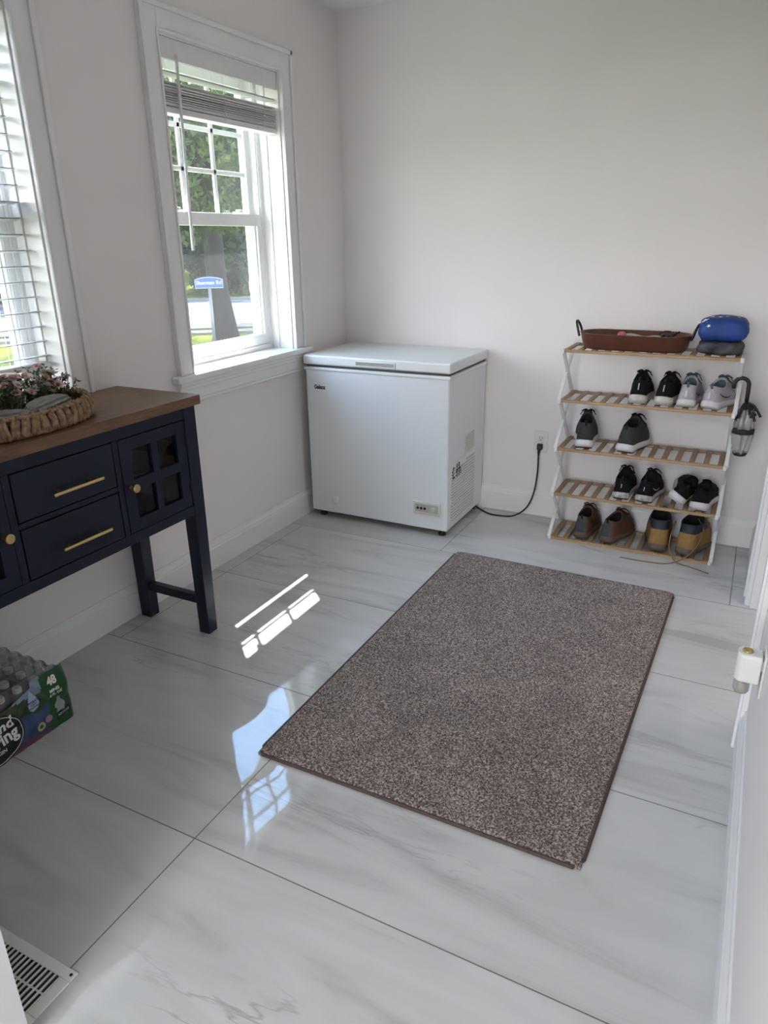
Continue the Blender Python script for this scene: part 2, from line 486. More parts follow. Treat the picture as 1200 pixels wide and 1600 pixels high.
# ------------------------------------------------------------------ windows
def window(name, y0, y1, deep_sun):
    root = bpy.data.objects.new(name, None); COL.objects.link(root); root['kind'] = 'structure'
    cw = 0.088
    z0, z1 = WIN_Z0, WIN_Z1
    # casing: flat board, inner bead, outer back-band
    mb = MB()
    for s_, y in ((-1, y0), (1, y1)):
        lo, hi = sorted((y, y + s_ * cw))
        mb.box(0, 0.016, lo, hi, z0 - 0.01, z1 + cw)
        lo, hi = sorted((y + s_ * (cw - 0.018), y + s_ * cw)); mb.box(0.016, 0.026, lo, hi, z0 - 0.01, z1 + cw)
        lo, hi = sorted((y, y + s_ * 0.010)); mb.box(0.016, 0.021, lo, hi, z0 - 0.01, z1 + 0.010)
    mb.box(0, 0.016, y0, y1, z1, z1 + cw)
    mb.box(0.016, 0.026, y0 - cw, y1 + cw, z1 + cw - 0.018, z1 + cw)
    mb.box(0.016, 0.021, y0, y1, z1, z1 + 0.010)
    mb.build('casing', M_TRIM, root, bevel=0.0025)
    # stool and apron
    mb = MB(); mb.box(0.0, 0.042, y0 - cw - 0.035, y1 + cw + 0.035, z0 - 0.028, z0).box(-0.13, 0.0, y0, y1, z0 - 0.028, z0)
    mb.build('stool', M_TRIM, root, bevel=0.006, seg=3)
    mb = MB(); mb.box(0, 0.016, y0 - cw - 0.01, y1 + cw + 0.01, z0 - 0.115, z0 - 0.028).box(0.016, 0.028, y0 - cw - 0.01, y1 + cw + 0.01, z0 - 0.046, z0 - 0.028)
    mb.box(0.016, 0.022, y0 - cw - 0.01, y1 + cw + 0.01, z0 - 0.062, z0 - 0.046)
    mb.box(0.016, 0.022, y0 - cw - 0.01, y1 + cw + 0.01, z0 - 0.115, z0 - 0.102)
    mb.build('apron', M_TRIM, root, bevel=0.003)
    # jamb liners in the reveal
    mb = MB(); t = 0.006
    mb.box(-0.13, 0, y0, y0 + t, z0, z1).box(-0.13, 0, y1 - t, y1, z0, z1).box(-0.13, 0, y0, y1, z1 - t, z1)
    mb.box(-0.085, -0.075, y1 - 0.012, y1 - t, z0, z1).box(-0.085, -0.075, y0 + t, y0 + 0.012, z0, z1)
    mb.build('jamb', M_TRIM, root, bevel=0.001)
    # vinyl frame
    fw = 0.03
    mb = MB()
    for (a, b_) in ((y0, y0 + fw), (y1 - fw, y1)):
        mb.box(-0.22, -0.12, a, b_, z0 - 0.028, z1)
    mb.box(-0.22, -0.12, y0 + fw, y1 - fw, z1 - fw, z1)
    mb.prism([(-0.22, z0 - 0.028), (-0.12, z0 - 0.028), (-0.12, z0 + 0.022), (-0.135, z0 + 0.030), (-0.22, z0 + 0.012)], y0 + fw, y1 - fw, 'y')
    for (a, b_) in ((y0 + fw, y0 + fw + 0.006), (y1 - fw - 0.006, y1 - fw)):
        mb.box(-0.135, -0.125, a, b_, z0, z1); mb.box(-0.168, -0.162, a, b_, z0, z1)
    mb.build('frame', M_VINYL, root, bevel=0.0015)
    # lower sash
    a, b_ = y0 + fw, y1 - fw; sw = 0.034; zt = 1.520; zb = z0 + 0.026
    s1 = MB(); x0, x1 = -0.160, -0.122
    s1.box(x0, x1, a, a + sw, zb, zt).box(x0, x1, b_ - sw, b_, zb, zt).box(x0, x1, a + sw, b_ - sw, zb, zb + 0.05).box(x0, x1, a + sw, b_ - sw, zt - 0.052, zt)
    g = 0.007
    s1.box(x0 + .012, x1 - .012, a + sw, a + sw + g, zb, zt).box(x0 + .012, x1 - .012, b_ - sw - g, b_ - sw, zb, zt)
    for yy in (a + (b_ - a) * 0.2, a + (b_ - a) * 0.8):
        s1.box(x1 - 0.034, x1 - 0.008, yy - 0.03, yy + 0.03, zt, zt + 0.008).box(x1 - 0.03, x1 - 0.012, yy - 0.012, yy + 0.022, zt + 0.008, zt + 0.018)
    s1.build('lower_sash', M_VINYL, root, bevel=0.002)
    MB().box(-0.143, -0.139, a + sw, b_ - sw, zb + 0.05, zt - 0.052).build('lower_glass', M_GLASS_DUSTY, root)
    # upper sash with grilles
    s2 = MB(); x0, x1 = -0.200, -0.164; zt2 = z1 - fw; zb2 = 1.482
    s2.box(x0, x1, a, a + sw, zb2, zt2).box(x0, x1, b_ - sw, b_, zb2, zt2).box(x0, x1, a + sw, b_ - sw, zb2, zb2 + 0.04).box(x0, x1, a + sw, b_ - sw, zt2 - 0.035, zt2)
    gw = (b_ - a - 2 * sw) / 3
    for k in (1, 2):
        yy = a + sw + gw * k
        s2.box(-0.188, -0.176, yy - 0.0095, yy + 0.0095, zb2 + 0.04, zt2 - 0.035)
    for zz in (1.690, 1.853):
        s2.box(-0.188, -0.176, a + sw, b_ - sw, zz - 0.0095, zz + 0.0095)
    s2.build('upper_sash', M_VINYL, root, bevel=0.002)
    MB().box(-0.184, -0.180, a + sw, b_ - sw, zb2 + 0.04, zt2 - 0.035).build('upper_glass', M_GLASS, root)
    return root
window('window_1', W1Y0, W1Y1, False)
window('window_2', W2Y0, W2Y1, True)
# unseen eave, added and sized to cut the sun patch on the floor
struct('added_eave', MB().box(-0.518, -0.22, -5.0, 0.6, 2.62, 2.72), M_TRIM)

# window behind the camera, adjoining room
root = bpy.data.objects.new('window_3', None); COL.objects.link(root); root['kind'] = 'structure'
mb = MB().box(0.6, 2.6, -6.38, -6.30, 0.5, 0.56).box(0.6, 2.6, -6.38, -6.30, 2.14, 2.2).box(0.6, 0.66, -6.38, -6.30, 0.5, 2.2).box(2.54, 2.6, -6.38, -6.30, 0.5, 2.2).box(1.57, 1.63, -6.38, -6.30, 0.5, 2.2)
mb.build('frame', M_VINYL, root, bevel=0.003)
MB().box(0.66, 2.54, -6.345, -6.34, 0.56, 2.14).build('pane', M_GLASS, root)

# ------------------------------------------------------------------ blinds
def curl(y, z, n=7, amp=0.012):
    pts = []
    for i in range(n * 3):
        t = i / (n * 3 - 1) * 2 * PI
        pts.append((-0.008 + 0.003 * math.sin(3 * t), y + amp * math.sin(2 * t + .4), z - amp * (1 - math.cos(t))))
    return pts
# raised blind, far window
bl = thing('window_blind', 'white slatted blind pulled up to the top of the window beside the freezer', 'blind', (-0.04, (W2Y0 + W2Y1) / 2, 2.04))
bl_off = Vector((0.04, -(W2Y0 + W2Y1) / 2, -2.04))
def shift(mb, off=bl_off):
    mb.v = [tuple(Vector(v) + off) for v in mb.v]; return mb
y0, y1 = W2Y0 + 0.010, W2Y1 - 0.010
shift(MB().box(-0.012, -0.004, y0 - 0.002, y1 + 0.002, 2.030, 2.098)).build('valance', M_BLIND, bl, bevel=0.002)
shift(MB().box(-0.062, -0.018, y0 + .002, y1 - .002, 2.048, 2.090)).build('headrail', M_WHITEMETAL, bl, bevel=0.002)
mb = MB()
for z, tilt, sag in ((1.990, 0.004, 0.0), ):
    mb.add([(-0.065, y0, z - tilt), (-0.015, y0, z + tilt), (-0.015, y1, z + tilt), (-0.065, y1, z - tilt)], [(0, 1, 2, 3)])
    mb.box(-0.065, -0.015, y0, y1, z - 0.0012, z + 0.0012)
shift(mb).build('slat', M_BLIND, bl)
random.seed(3)
mb = MB(); z = 1.880
for k in range(15):
    dz = 0.0044 + (0.003 if k in (3, 8, 12) else 0) + random.uniform(0, 0.0012)
    th = 0.0026
    dx = random.uniform(-0.003, 0.003); t1, t2 = random.uniform(-0.004, 0.004), random.uniform(-0.003, 0.003)
    e1, e2 = random.uniform(-.003, .002), random.uniform(-.003, .003)
    for q in (0,):
        vs = []
        for yy, ee in ((y0 + 0.004, e1), (y1 - 0.004, e2)):
            for xx, tz in ((-0.066 + dx, -t1), (-0.040 + dx, 0.0008), (-0.014 + dx, t2)):
                vs.append((xx, yy, z + tz + ee * 0.3)); vs.append((xx, yy, z + tz + th + ee * 0.3))
        mb.add(vs, [(0, 2, 3, 1), (2, 4, 5, 3), (6, 7, 9, 8), (8, 9, 11, 10), (0, 1, 7, 6), (4, 10, 11, 5), (1, 3, 9, 7), (3, 5, 11, 9), (0, 6, 8, 2), (2, 8, 10, 4)])
    z += dz
shift(mb).build('slat_stack', M_BLIND, bl)
shift(MB().box(-0.067, -0.013, y0 + 0.003, y1 - 0.003, 1.855, 1.876)).build('bottom_rail', M_BLIND, bl, bevel=0.002)
for yy in (y0 + 0.10, (y0 + y1) / 2, y1 - 0.10):
    mb = MB()
    mb.tube([(-0.014, yy, 2.05), (-0.013, yy + 0.004, 1.95), (-0.0115, yy, 1.862)], 0.0009, 5)
    mb.tube([(-0.068, yy, 2.05), (-0.069, yy, 1.862)], 0.0009, 5)
    for k in range(3):
        mb.tube(curl(yy + random.uniform(-.01, .01), 1.94 - 0.025 * k, amp=random.uniform(.007, .013)), 0.0008, 5)
    shift(mb).build('ladder_cord', M_BLIND, bl)
mb = MB().tube([(-0.002, -1.186, 2.045), (-0.001, -1.195, 1.70), (-0.001, -1.203, 1.37)], [0.0055, 0.006, 0.0065], 8)
mb.tube([(-0.002, -1.186, 2.05), (-0.001, -1.188, 2.03)], 0.006, 8)
shift(mb).build('tilt_wand', M_BLIND, bl, smooth=True)

# lowered blind, near window
bl = thing('window_blind', 'white slatted blind let down over the window above the console table', 'blind', (-0.04, (W1Y0 + W1Y1) / 2, 2.04))
off = Vector((0.04, -(W1Y0 + W1Y1) / 2, -2.04))
y0, y1 = W1Y0 + 0.010, W1Y1 - 0.010
shift(MB().box(-0.012, -0.004, y0 - 0.002, y1 + 0.002, 2.030, 2.098), off).build('valance', M_BLIND, bl, bevel=0.002)
shift(MB().box(-0.092, -0.048, y0 + .002, y1 - .002, 2.048, 2.090), off).build('headrail', M_WHITEMETAL, bl, bevel=0.002)
z = 2.00; first = None
me = None
while z > 1.03:
    a = math.radians(6)
    cx = -0.075
    if me is None:
        mb = MB()
        def sl(u, v): 
            x = (u - 0.5) * 0.05
            return (x, y0 + (y1 - y0) * v - (y0 + y1) / 2, 0.0028 * (1 - (2 * u - 1) ** 2) + x * math.tan(a))
        mb.grid(sl, 6, 1); mb.grid(lambda u, v: (sl(u, v)[0], sl(u, v)[1], sl(u, v)[2] - 0.0022), 6, 1)
        o = mb.build('slat', M_BLIND, bl, smooth=True); me = o.data
    else:
        o = bpy.data.objects.new('slat', me); COL.objects.link(o); o.parent = bl
    o.location = (cx + 0.04, 0, z - 2.04)
    z -= 0.0475
shift(MB().box(-0.102, -0.048, y0 + 0.003, y1 - 0.003, 1.010, 1.030), off).build('bottom_rail', M_BLIND, bl, bevel=0.003)
for yy in (y0 + 0.10, (y0 + y1) / 2, y1 - 0.12, y1 - 0.06):
    mb = MB()
    mb.tube([(-0.049, yy, 2.05), (-0.049, yy, 1.02)], 0.0011, 5); mb.tube([(-0.101, yy, 2.05), (-0.101, yy, 1.02)], 0.0011, 5)
    shift(mb, off).build('ladder_cord', M_BLIND, bl)

# ------------------------------------------------------------------ chest freezer
fx0, fx1, fy0, fy1 = 0.045, 0.845, -0.520, -0.012
fz = thing('chest_freezer', 'white chest freezer with closed lid standing in the corner under the bright window', 'freezer', ((fx0 + fx1) / 2, (fy0 + fy1) / 2, 0))
fo = Vector((-(fx0 + fx1) / 2, -(fy0 + fy1) / 2, 0))
def F(mb): mb.v = [tuple(Vector(v) + fo) for v in mb.v]; return mb
F(MB().box(fx0 + .006, fx1 - .006, fy0 + .004, fy1, 0.032, 0.795)).build('body', M_FREEZER, fz, bevel=0.008, seg=3)
F(MB().box(fx0, fx1, fy0, fy1, 0.790, 0.806)).build('rim', M_LID, fz, bevel=0.004)
F(MB().box(fx0 + .012, fx1 - .012, fy0 + .012, fy1 - .004, 0.805, 0.819)).build('gasket', mat('grey_gasket', (0.10, 0.10, 0.105), 0.7), fz)
lid = F(MB().box(fx0 - .002, fx1 + .002, fy0 - .004, fy1 + 0.004, 0.818, 0.866)).build('lid', M_LID, fz, bevel=0.009, seg=4)
# handle recess set into the lid front
hy = fy0 - .004
mb = MB()
x0, x1, za, zb = 0.345, 0.565, 0.826, 0.851
mb.box(x0, x1, hy - 0.003, hy + 0.002, zb - .004, zb).box(x0, x1, hy - 0.003, hy + 0.002, za, za + .004).box(x0, x0 + .006, hy - 0.003, hy + 0.002, za, zb).box(x1 - .006, x1, hy - 0.003, hy + 0.002, za, zb)
F(mb).build('handle_frame', M_LID, lid.parent, bevel=0.001)
F(MB().box(x0 + .006, x1 - .006, hy - 0.0008, hy + 0.001, za + .004, zb - .004)).build('handle_recess', mat('recess_grey', (0.38, 0.38, 0.35), 0.6), fz)
# feet
for (x, y) in ((0.10, -0.48), (0.80, -0.48), (0.10, -0.06), (0.80, -0.06)):
    F(MB().lathe([(0.018, 0), (0.02, 0.004), (0.02, 0.012), (0.012, 0.018), (0.012, 0.033)], 14, (x, y, 0))).build('foot', M_BLACKPL, fz, smooth=True)
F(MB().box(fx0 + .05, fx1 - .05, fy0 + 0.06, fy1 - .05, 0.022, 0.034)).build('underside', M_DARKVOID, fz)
# logo
def ff(x, y, z): return (x, fy0 + 0.004 - 0.0008 - z, y)
text_mesh('brand_text', 'Galanz', 0.028, M_BLACKPRINT, fz, lambda x, y, z: tuple(Vector(ff(x + 0.132, y + 0.706, z)) + fo), bold=0.0012, sxx=0.85, extrude=0.0002)
# control panel
F(MB().box(0.657, 0.805, fy0 - 0.004, fy0 + 0.006, 0.108, 0.176)).build('control_panel', M_CREAM, fz, bevel=0.003)
F(MB().box(0.668, 0.794, fy0 - 0.0052, fy0 - 0.0038, 0.124, 0.166)).build('panel_plate', mat('panel_grey', (0.48, 0.47, 0.41), 0.4), fz)
for k in range(3):
    F(MB().lathe([(0.0, -0.0075), (0.0068, -0.0072), (0.0072, -0.0050)], 14, (0.684 + 0.019 * k, fy0, 0.143), 'y')).build('indicator_light', M_BLACKPL, fz)
kn = F(MB().lathe([(0.0, -0.017), (0.009, -0.0165), (0.011, -0.014), (0.012, -0.005)], 18, (0.768, fy0, 0.145), 'y').box(0.7665, 0.7695, fy0 - .020, fy0 - .016, 0.134, 0.156)).build('thermostat_dial', mat('dial_grey', (0.6, 0.6, 0.56), 0.4), fz, smooth=False)
text_mesh('panel_text', 'RUN', 0.006, M_BLACKPRINT, fz, lambda x, y, z: tuple(Vector((x + 0.684, fy0 - 0.0054 - z, y + 0.1575)) + fo), extrude=0.0001)
text_mesh('panel_text', 'POWER', 0.006, M_BLACKPRINT, fz, lambda x, y, z: tuple(Vector((x + 0.716, fy0 - 0.0054 - z, y + 0.1575)) + fo), extrude=0.0001)
F(MB().box(0.662, 0.80, fy0 - 0.0046, fy0 - 0.0038, 0.112, 0.120)).build('panel_strip', mat('panel_strip', (0.62, 0.56, 0.40), 0.4), fz)
F(MB().lathe([(0.0, -0.004), (0.02, -0.004), (0.024, 0.0), (0.024, 0.006)], 22, (0.20, fy0 + .002, 0.105), 'y')).build('drain_cap', M_FREEZER, fz, smooth=True)
# side vent panel of louvre slots
sxp = fx1 - 0.006
mb = MB()
mb.box(sxp, sxp + 0.0025, -0.495, -0.125, 0.045, 0.375)
F(mb).build('vent_panel', M_FREEZER, fz, bevel=0.0015)
for k in range(19):
    z = 0.075 + k * 0.0150
    a = MB()
    lo, hi = (-0.47, -0.155)
    if 0.15 < z < 0.19: lo = -0.46
    if z > 0.335: lo = -0.27
    a.box(sxp + 0.0025, sxp + 0.0060, lo, hi, z + 0.0055, z + 0.009)
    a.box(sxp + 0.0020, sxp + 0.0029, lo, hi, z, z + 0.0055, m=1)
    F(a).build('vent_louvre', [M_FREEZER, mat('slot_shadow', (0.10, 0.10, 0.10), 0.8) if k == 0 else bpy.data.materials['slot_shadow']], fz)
# label stickers with rows of tiny print, and hand-marked letters
mb = MB().box(sxp, sxp + 0.0032, -0.300, -0.165, 0.385, 0.475)
F(mb).build('rating_label', mat('rating_label', (0.62, 0.62, 0.60), 0.5), fz)
mb = MB(); random.seed(5)
for k in range(6):
    y = -0.290
    while y < -0.18:
        wd = random.uniform(0.008, 0.03); mb.box(sxp + 0.0031, sxp + 0.0036, y, min(y + wd, -0.172), 0.392 + k * 0.013, 0.396 + k * 0.013); y += wd + 0.006
F(mb).build('label_print', M_GREYPRINT, fz)
mb = MB()
def S2(pts, r=0.0032):
    mb.tube([(sxp + 0.004, y, z) for y, z in pts], r, 5)
S2([(-0.435, 0.345), (-0.452, 0.350), (-0.462, 0.325), (-0.455, 0.295), (-0.438, 0.298)])
S2([(-0.405, 0.36), (-0.407, 0.29)]); S2([(-0.418, 0.322), (-0.392, 0.326)])
S2([(-0.378, 0.362), (-0.380, 0.292)]); S2([(-0.38, 0.325), (-0.362, 0.335), (-0.358, 0.298)])
F(mb).build('marker_lettering', M_BLACKPRINT, fz)

# ------------------------------------------------------------------ outlet with plug and cord
ot = thing('wall_outlet', 'white wall outlet with a black plug in its lower socket, between freezer and shoe rack', 'outlet', (1.150, 0, 0.405))
MB().box(-0.036, 0.036, -0.006, 0, -0.058, 0.058).build('cover_plate', M_WHITEPL, ot, bevel=0.003)
for zz in (0.020, -0.020):
    s_ = MB().box(-0.017, 0.017, -0.0085, -0.005, zz - 0.014, zz + 0.014).build('socket', M_WHITEPL, ot, bevel=0.003)
    MB().box(-0.008, -0.0058, -0.0092, -0.008, zz - 0.002, zz + 0.008).box(0.0058, 0.008, -0.0092, -0.008, zz - 0.002, zz + 0.008).lathe([(0.0, -0.0092), (0.0028, -0.0092), (0.0028, -0.008)], 10, (0, 0, zz - 0.008), 'y').build('slot', M_BLACKPL, s_)
cordo = thing('power_cord', 'black power cord running from the wall outlet down behind the freezer', 'cord', (1.150, -0.02, 0.38))
co = Vector((-1.150, 0.02, -0.38))
mb = MB().box(1.136, 1.164, -0.034, -0.0093, 0.368, 0.398); mb.v = [tuple(Vector(v) + co) for v in mb.v]
mb.build('plug', M_BLACKRUB, cordo, bevel=0.005, seg=3)
mb = MB().tube([(1.150, -0.030, 0.372), (1.149, -0.034, 0.355), (1.149, -0.034, 0.335)], [0.009, 0.007, 0.004], 10); mb.v = [tuple(Vector(v) + co) for v in mb.v]
mb.build('strain_relief', M_BLACKRUB, cordo, smooth=True)
def smooth_pts(pts, n=8):
    pts = [Vector(p) for p in pts]; out = []
    for i in range(len(pts) - 1):
        p0 = pts[max(i - 1, 0)]; p1 = pts[i]; p2 = pts[i + 1]; p3 = pts[min(i + 2, len(pts) - 1)]
        for k in range(n):
            t = k / n
            out.append(0.5 * ((2 * p1) + (p2 - p0) * t + (2 * p0 - 5 * p1 + 4 * p2 - p3) * t * t + (-p0 + 3 * p1 - 3 * p2 + p3) * t ** 3))
    out.append(pts[-1]); return out
pts = smooth_pts([(1.149, -0.034, 0.337), (1.150, -0.036, 0.24), (1.138, -0.042, 0.13), (1.108, -0.062, 0.050), (1.05, -0.095, 0.008), (0.97, -0.115, 0.0045), (0.90, -0.10, 0.0045), (0.80, -0.03, 0.012), (0.78, -0.006, 0.03)])
mb = MB().tube(pts, 0.0042, 10); mb.v = [tuple(Vector(v) + co) for v in mb.v]
mb.build('cable', M_BLACKRUB, cordo, smooth=True)

# ------------------------------------------------------------------ rug
def rug_mat():
    m = bpy.data.materials.new('rug_pile'); n, b, out = nodes_of(m); N = n.nodes.new; L = n.links.new
    b.inputs['Roughness'].default_value = 0.95; b.inputs['Specular IOR Level'].default_value = 0.1; b.inputs['Sheen Weight'].default_value = 0.25
    tc = N('ShaderNodeTexCoord')
    a = N('ShaderNodeTexNoise'); a.inputs['Scale'].default_value = 210; a.inputs['Detail'].default_value = 2; L(tc.outputs['Object'], a.inputs['Vector'])
    r = N('ShaderNodeValToRGB'); r.color_ramp.elements[0].position = 0.34; r.color_ramp.elements[0].color = (0.050, 0.035, 0.031, 1)
    r.color_ramp.elements[1].position = 0.66; r.color_ramp.elements[1].color = (0.52, 0.435, 0.39, 1)
    mm = r.color_ramp.elements.new(0.5); mm.color = (0.192, 0.148, 0.130, 1)
    L(a.outputs[0], r.inputs[0])
    c = N('ShaderNodeTexNoise'); c.inputs['Scale'].default_value = 4.5; c.inputs['Detail'].default_value = 4; c.inputs['Distortion'].default_value = 1.2; L(tc.outputs['Object'], c.inputs['Vector'])
    r2 = N('ShaderNodeMapRange'); r2.inputs[1].default_value = 0.35; r2.inputs[2].default_value = 0.65; r2.inputs[3].default_value = 0.86; r2.inputs[4].default_value = 1.10
    L(c.outputs[0], r2.inputs[0])
    mx = N('ShaderNodeVectorMath'); mx.operation = 'SCALE'; L(r.outputs[0], mx.inputs[0]); L(r2.outputs[0], mx.inputs['Scale'])
    L(mx.outputs[0], b.inputs['Base Color'])
    return m
rug = thing('area_rug', 'brown-grey short pile rectangular rug lying on the marble floor', 'rug', (1.425, -1.45, 0))
rx0, rx1, ry0, ry1 = 0.952, 1.924, -2.238, -0.660
nx, ny = 190, 315
random.seed(11)
def rugf(u, v):
    x = rx0 + (rx1 - rx0) * u; y = ry0 + (ry1 - ry0) * v
    ed = min(x - rx0, rx1 - x, y - ry0, ry1 - y)
    h = 0.0125 + random.uniform(-0.0022, 0.0022) + 0.0012 * noise.noise(Vector((x * 9, y * 9, 0)))
    if ed < 0.001: h = 0.004
    elif ed < 0.007: h = min(h, 0.0105)
    jx = random.uniform(-.0013, .0013) if ed > 0.001 else 0
    skew = (x - rx0) * (-0.006) * (1 - v)
    xx = x + jx + (-0.036 * (1 - v)) * u
    return (xx - 1.425, y + jx - 0.012 * u * v - (-1.45), h)
MB().grid(rugf, nx, ny).build('pile', rug_mat(), rug, smooth=True)
def rq(u, v): return (rx0 + (rx1 - rx0) * u - 0.036 * (1 - v) * u - 1.425, ry0 + (ry1 - ry0) * v - 0.012 * u * v + 1.45)
cs = [rq(0, 0), rq(1, 0), rq(1, 1), rq(0, 1)]
bp_ = []
for i in range(4):
    a, b_ = Vector(cs[i]), Vector(cs[(i + 1) % 4])
    for k in range(24): bp_.append((*(a.lerp(b_, (k + 0.5) / 24)), 0.0052))
MB().tube(bp_, 0.0052, 8, closed=True).build('binding', mat('rug_binding', (0.085, 0.055, 0.048), 0.8, var=0.25, scale=150, bump=0.5, bscale=400), rug, smooth=True)

# ------------------------------------------------------------------ console table
ct = thing('console_table', 'navy blue console table with brown wood top, brass pulls and small glazed doors', 'console table', (0.21, -2.265, 0))
co_ = Vector((-0.21, 2.265, 0))
def C_(mb): mb.v = [tuple(Vector(v) + co_) for v in mb.v]; return mb
TY0, TY1 = -2.81, -1.715
C_(MB().box(0.012, 0.400, TY0 - 0.012, TY1 + 0.012, 0.882, 0.915)).build('tabletop', M_WALNUT, ct, bevel=0.002)
XF = 0.378
# carcass: back, bottom, sides, dividers, inner shelf
mb = MB()
mb.box(0.03, 0.038, TY0 + .03, TY1 - .03, 0.50, 0.882)
mb.box(0.03, XF - 0.022, TY0 + .03, TY1 - .03, 0.500, 0.514)
mb.box(0.05, XF - 0.03, TY0 + .018, TY0 + .032, 0.50, 0.882).box(0.05, XF - 0.03, TY1 - .032, TY1 - .018, 0.50, 0.882)
mb.box(0.03, XF - 0.022, -2.085, -2.070, 0.50, 0.882).box(0.03, XF - 0.022, -2.460, -2.445, 0.50, 0.882)
mb.box(0.03, XF - 0.04, -2.07, TY1 - .03, 0.684, 0.694).box(0.03, XF - 0.04, TY0 + .03, -2.46, 0.684, 0.694)
C_(mb).build('carcass', M_NAVY, ct)
# face frame
mb = MB()
X0 = XF - 0.02
mb.box(X0, XF, TY0 + .05, TY1 - .05, 0.840, 0.882)
mb.box(X0, XF, TY0 + .05, TY1 - .05, 0.492, 0.527)
mb.box(X0, XF, -2.088, -2.068, 0.527, 0.840).box(X0, XF, -2.462, -2.440, 0.527, 0.840)
mb.box(X0, XF, -2.440, -2.088, 0.681, 0.697)
C_(mb).build('face_frame', M_NAVY, ct, bevel=0.0015)
C_(MB().box(0.06, XF - .03, TY1 - .020, TY1 - .010, 0.50, 0.882)).build('side_panel', M_NAVY, ct)
C_(MB().box(0.06, XF - .03, TY0 + .010, TY0 + .020, 0.50, 0.882)).build('side_panel', M_NAVY, ct)
# tapered legs
for (xa, xb) in ((0.026, 0.084), (XF - 0.052, XF + 0.004)):
    for (ya, yb) in ((TY1 - 0.056, TY1), (TY0, TY0 + 0.056)):
        def q(x0, x1, y0, y1, z): return [Vector((x0, y0, z)), Vector((x1, y0, z)), Vector((x1, y1, z)), Vector((x0, y1, z))]
        t = 0.004
        C_(MB().rings([q(xa + t, xb - t, ya + t, yb - t, 0.0), q(xa + .001, xb - .001, ya + .001, yb - .001, 0.45), q(xa, xb, ya, yb, 0.882)])).build('leg', M_NAVY, ct, bevel=0.003)
for yc in (TY1 - 0.030, TY0 + 0.030):
    C_(MB().box(0.078, XF - 0.045, yc - 0.014, yc + 0.014, 0.118, 0.152)).build('stretcher', M_NAVY, ct, bevel=0.002)
# drawers
for z0, z1 in ((0.700, 0.837), (0.530, 0.678)):
    d = C_(MB().box(XF - 0.018, XF + 0.001, -2.436, -2.092, z0, z1)).build('drawer', M_NAVY, ct, bevel=0.003)
    yc = -2.248; zc = (z0 + z1) / 2 - 0.017
    h = C_(MB().tube([(XF + 0.026, yc - 0.088, zc), (XF + 0.026, yc + 0.088, zc)], 0.0052, 12)
           .tube([(XF, yc - 0.055, zc), (XF + 0.026, yc - 0.055, zc)], 0.0045, 10).tube([(XF, yc + 0.055, zc), (XF + 0.026, yc + 0.055, zc)], 0.0045, 10))
    h.build('handle', M_BRASS, d, smooth=False, bevel=0.0008)
# glazed doors
for (ya, yb, ky, hy_) in ((-2.0655, -1.775, -2.040, -1.777), (-2.757, -2.464, -2.487, -2.754)):
    mb = MB(); z0, z1 = 0.530, 0.837; sw = 0.042 ; xa, xb = XF - 0.018, XF + 0.001
    mb.box(xa, xb, ya, ya + sw, z0, z1).box(xa, xb, yb - sw, yb, z0, z1).box(xa, xb, ya + sw, yb - sw, z0, z0 + 0.040).box(xa, xb, ya + sw, yb - sw, z1 - 0.038, z1)
    ym = (ya + yb) / 2; zm = (z0 + z1) / 2
    mb.box(xa, xb, ym - 0.013, ym + 0.013, z0 + .04, z1 - .038)
    mb.box(xa, xb, ya + sw, ym - .013, zm - 0.016, zm + 0.016).box(xa, xb, ym + .013, yb - sw, zm - 0.016, zm + 0.016)
    d = C_(mb).build('door', M_NAVY, ct, bevel=0.0012)
    C_(MB().box(XF - 0.011, XF - 0.009, ya + sw, yb - sw, z0 + 0.04, z1 - 0.038)).build('door_glass', M_CABGLASS, d)
    C_(MB().lathe([(0.007, 0.0), (0.005, 0.004), (0.005, 0.016), (0.013, 0.019), (0.014, 0.022), (0.014, 0.026), (0.012, 0.028), (0, 0.028)], 20, (XF + 0.001, ky, zm - 0.004), 'x')).build('knob', M_BRASS, d, smooth=False, bevel=0.0005)
    for zz in (0.60, 0.77):
        C_(MB().tube([(XF + 0.002, hy_, zz - 0.02), (XF + 0.002, hy_, zz + 0.02)], 0.003, 8)).build('hinge', M_HINGE, d)
# drinking glasses seen through the door panes
gme = None
for k, (gx, gy, gz) in enumerate(((0.30, -1.985, 0.695), (0.235, -1.955, 0.695), (0.30, -1.86, 0.515), (0.24, -1.83, 0.515), (0.25, -2.01, 0.515))):
    if gme is None:
        o = MB().lathe([(0.0, 0.004), (0.026, 0.004), (0.033, 0.105), (0.0345, 0.105), (0.0285, 0.0), (0.0, 0.0)], 24).build('drinking_glass', M_DRINKGLASS, smooth=True); gme = o.data
    else:
        o = bpy.data.objects.new('drinking_glass', gme); COL.objects.link(o)
    o.location = (gx, gy, gz)
    tag(o, 'clear glass tumbler behind the panes of the console table door', 'glass', 'glassware inside the console table')

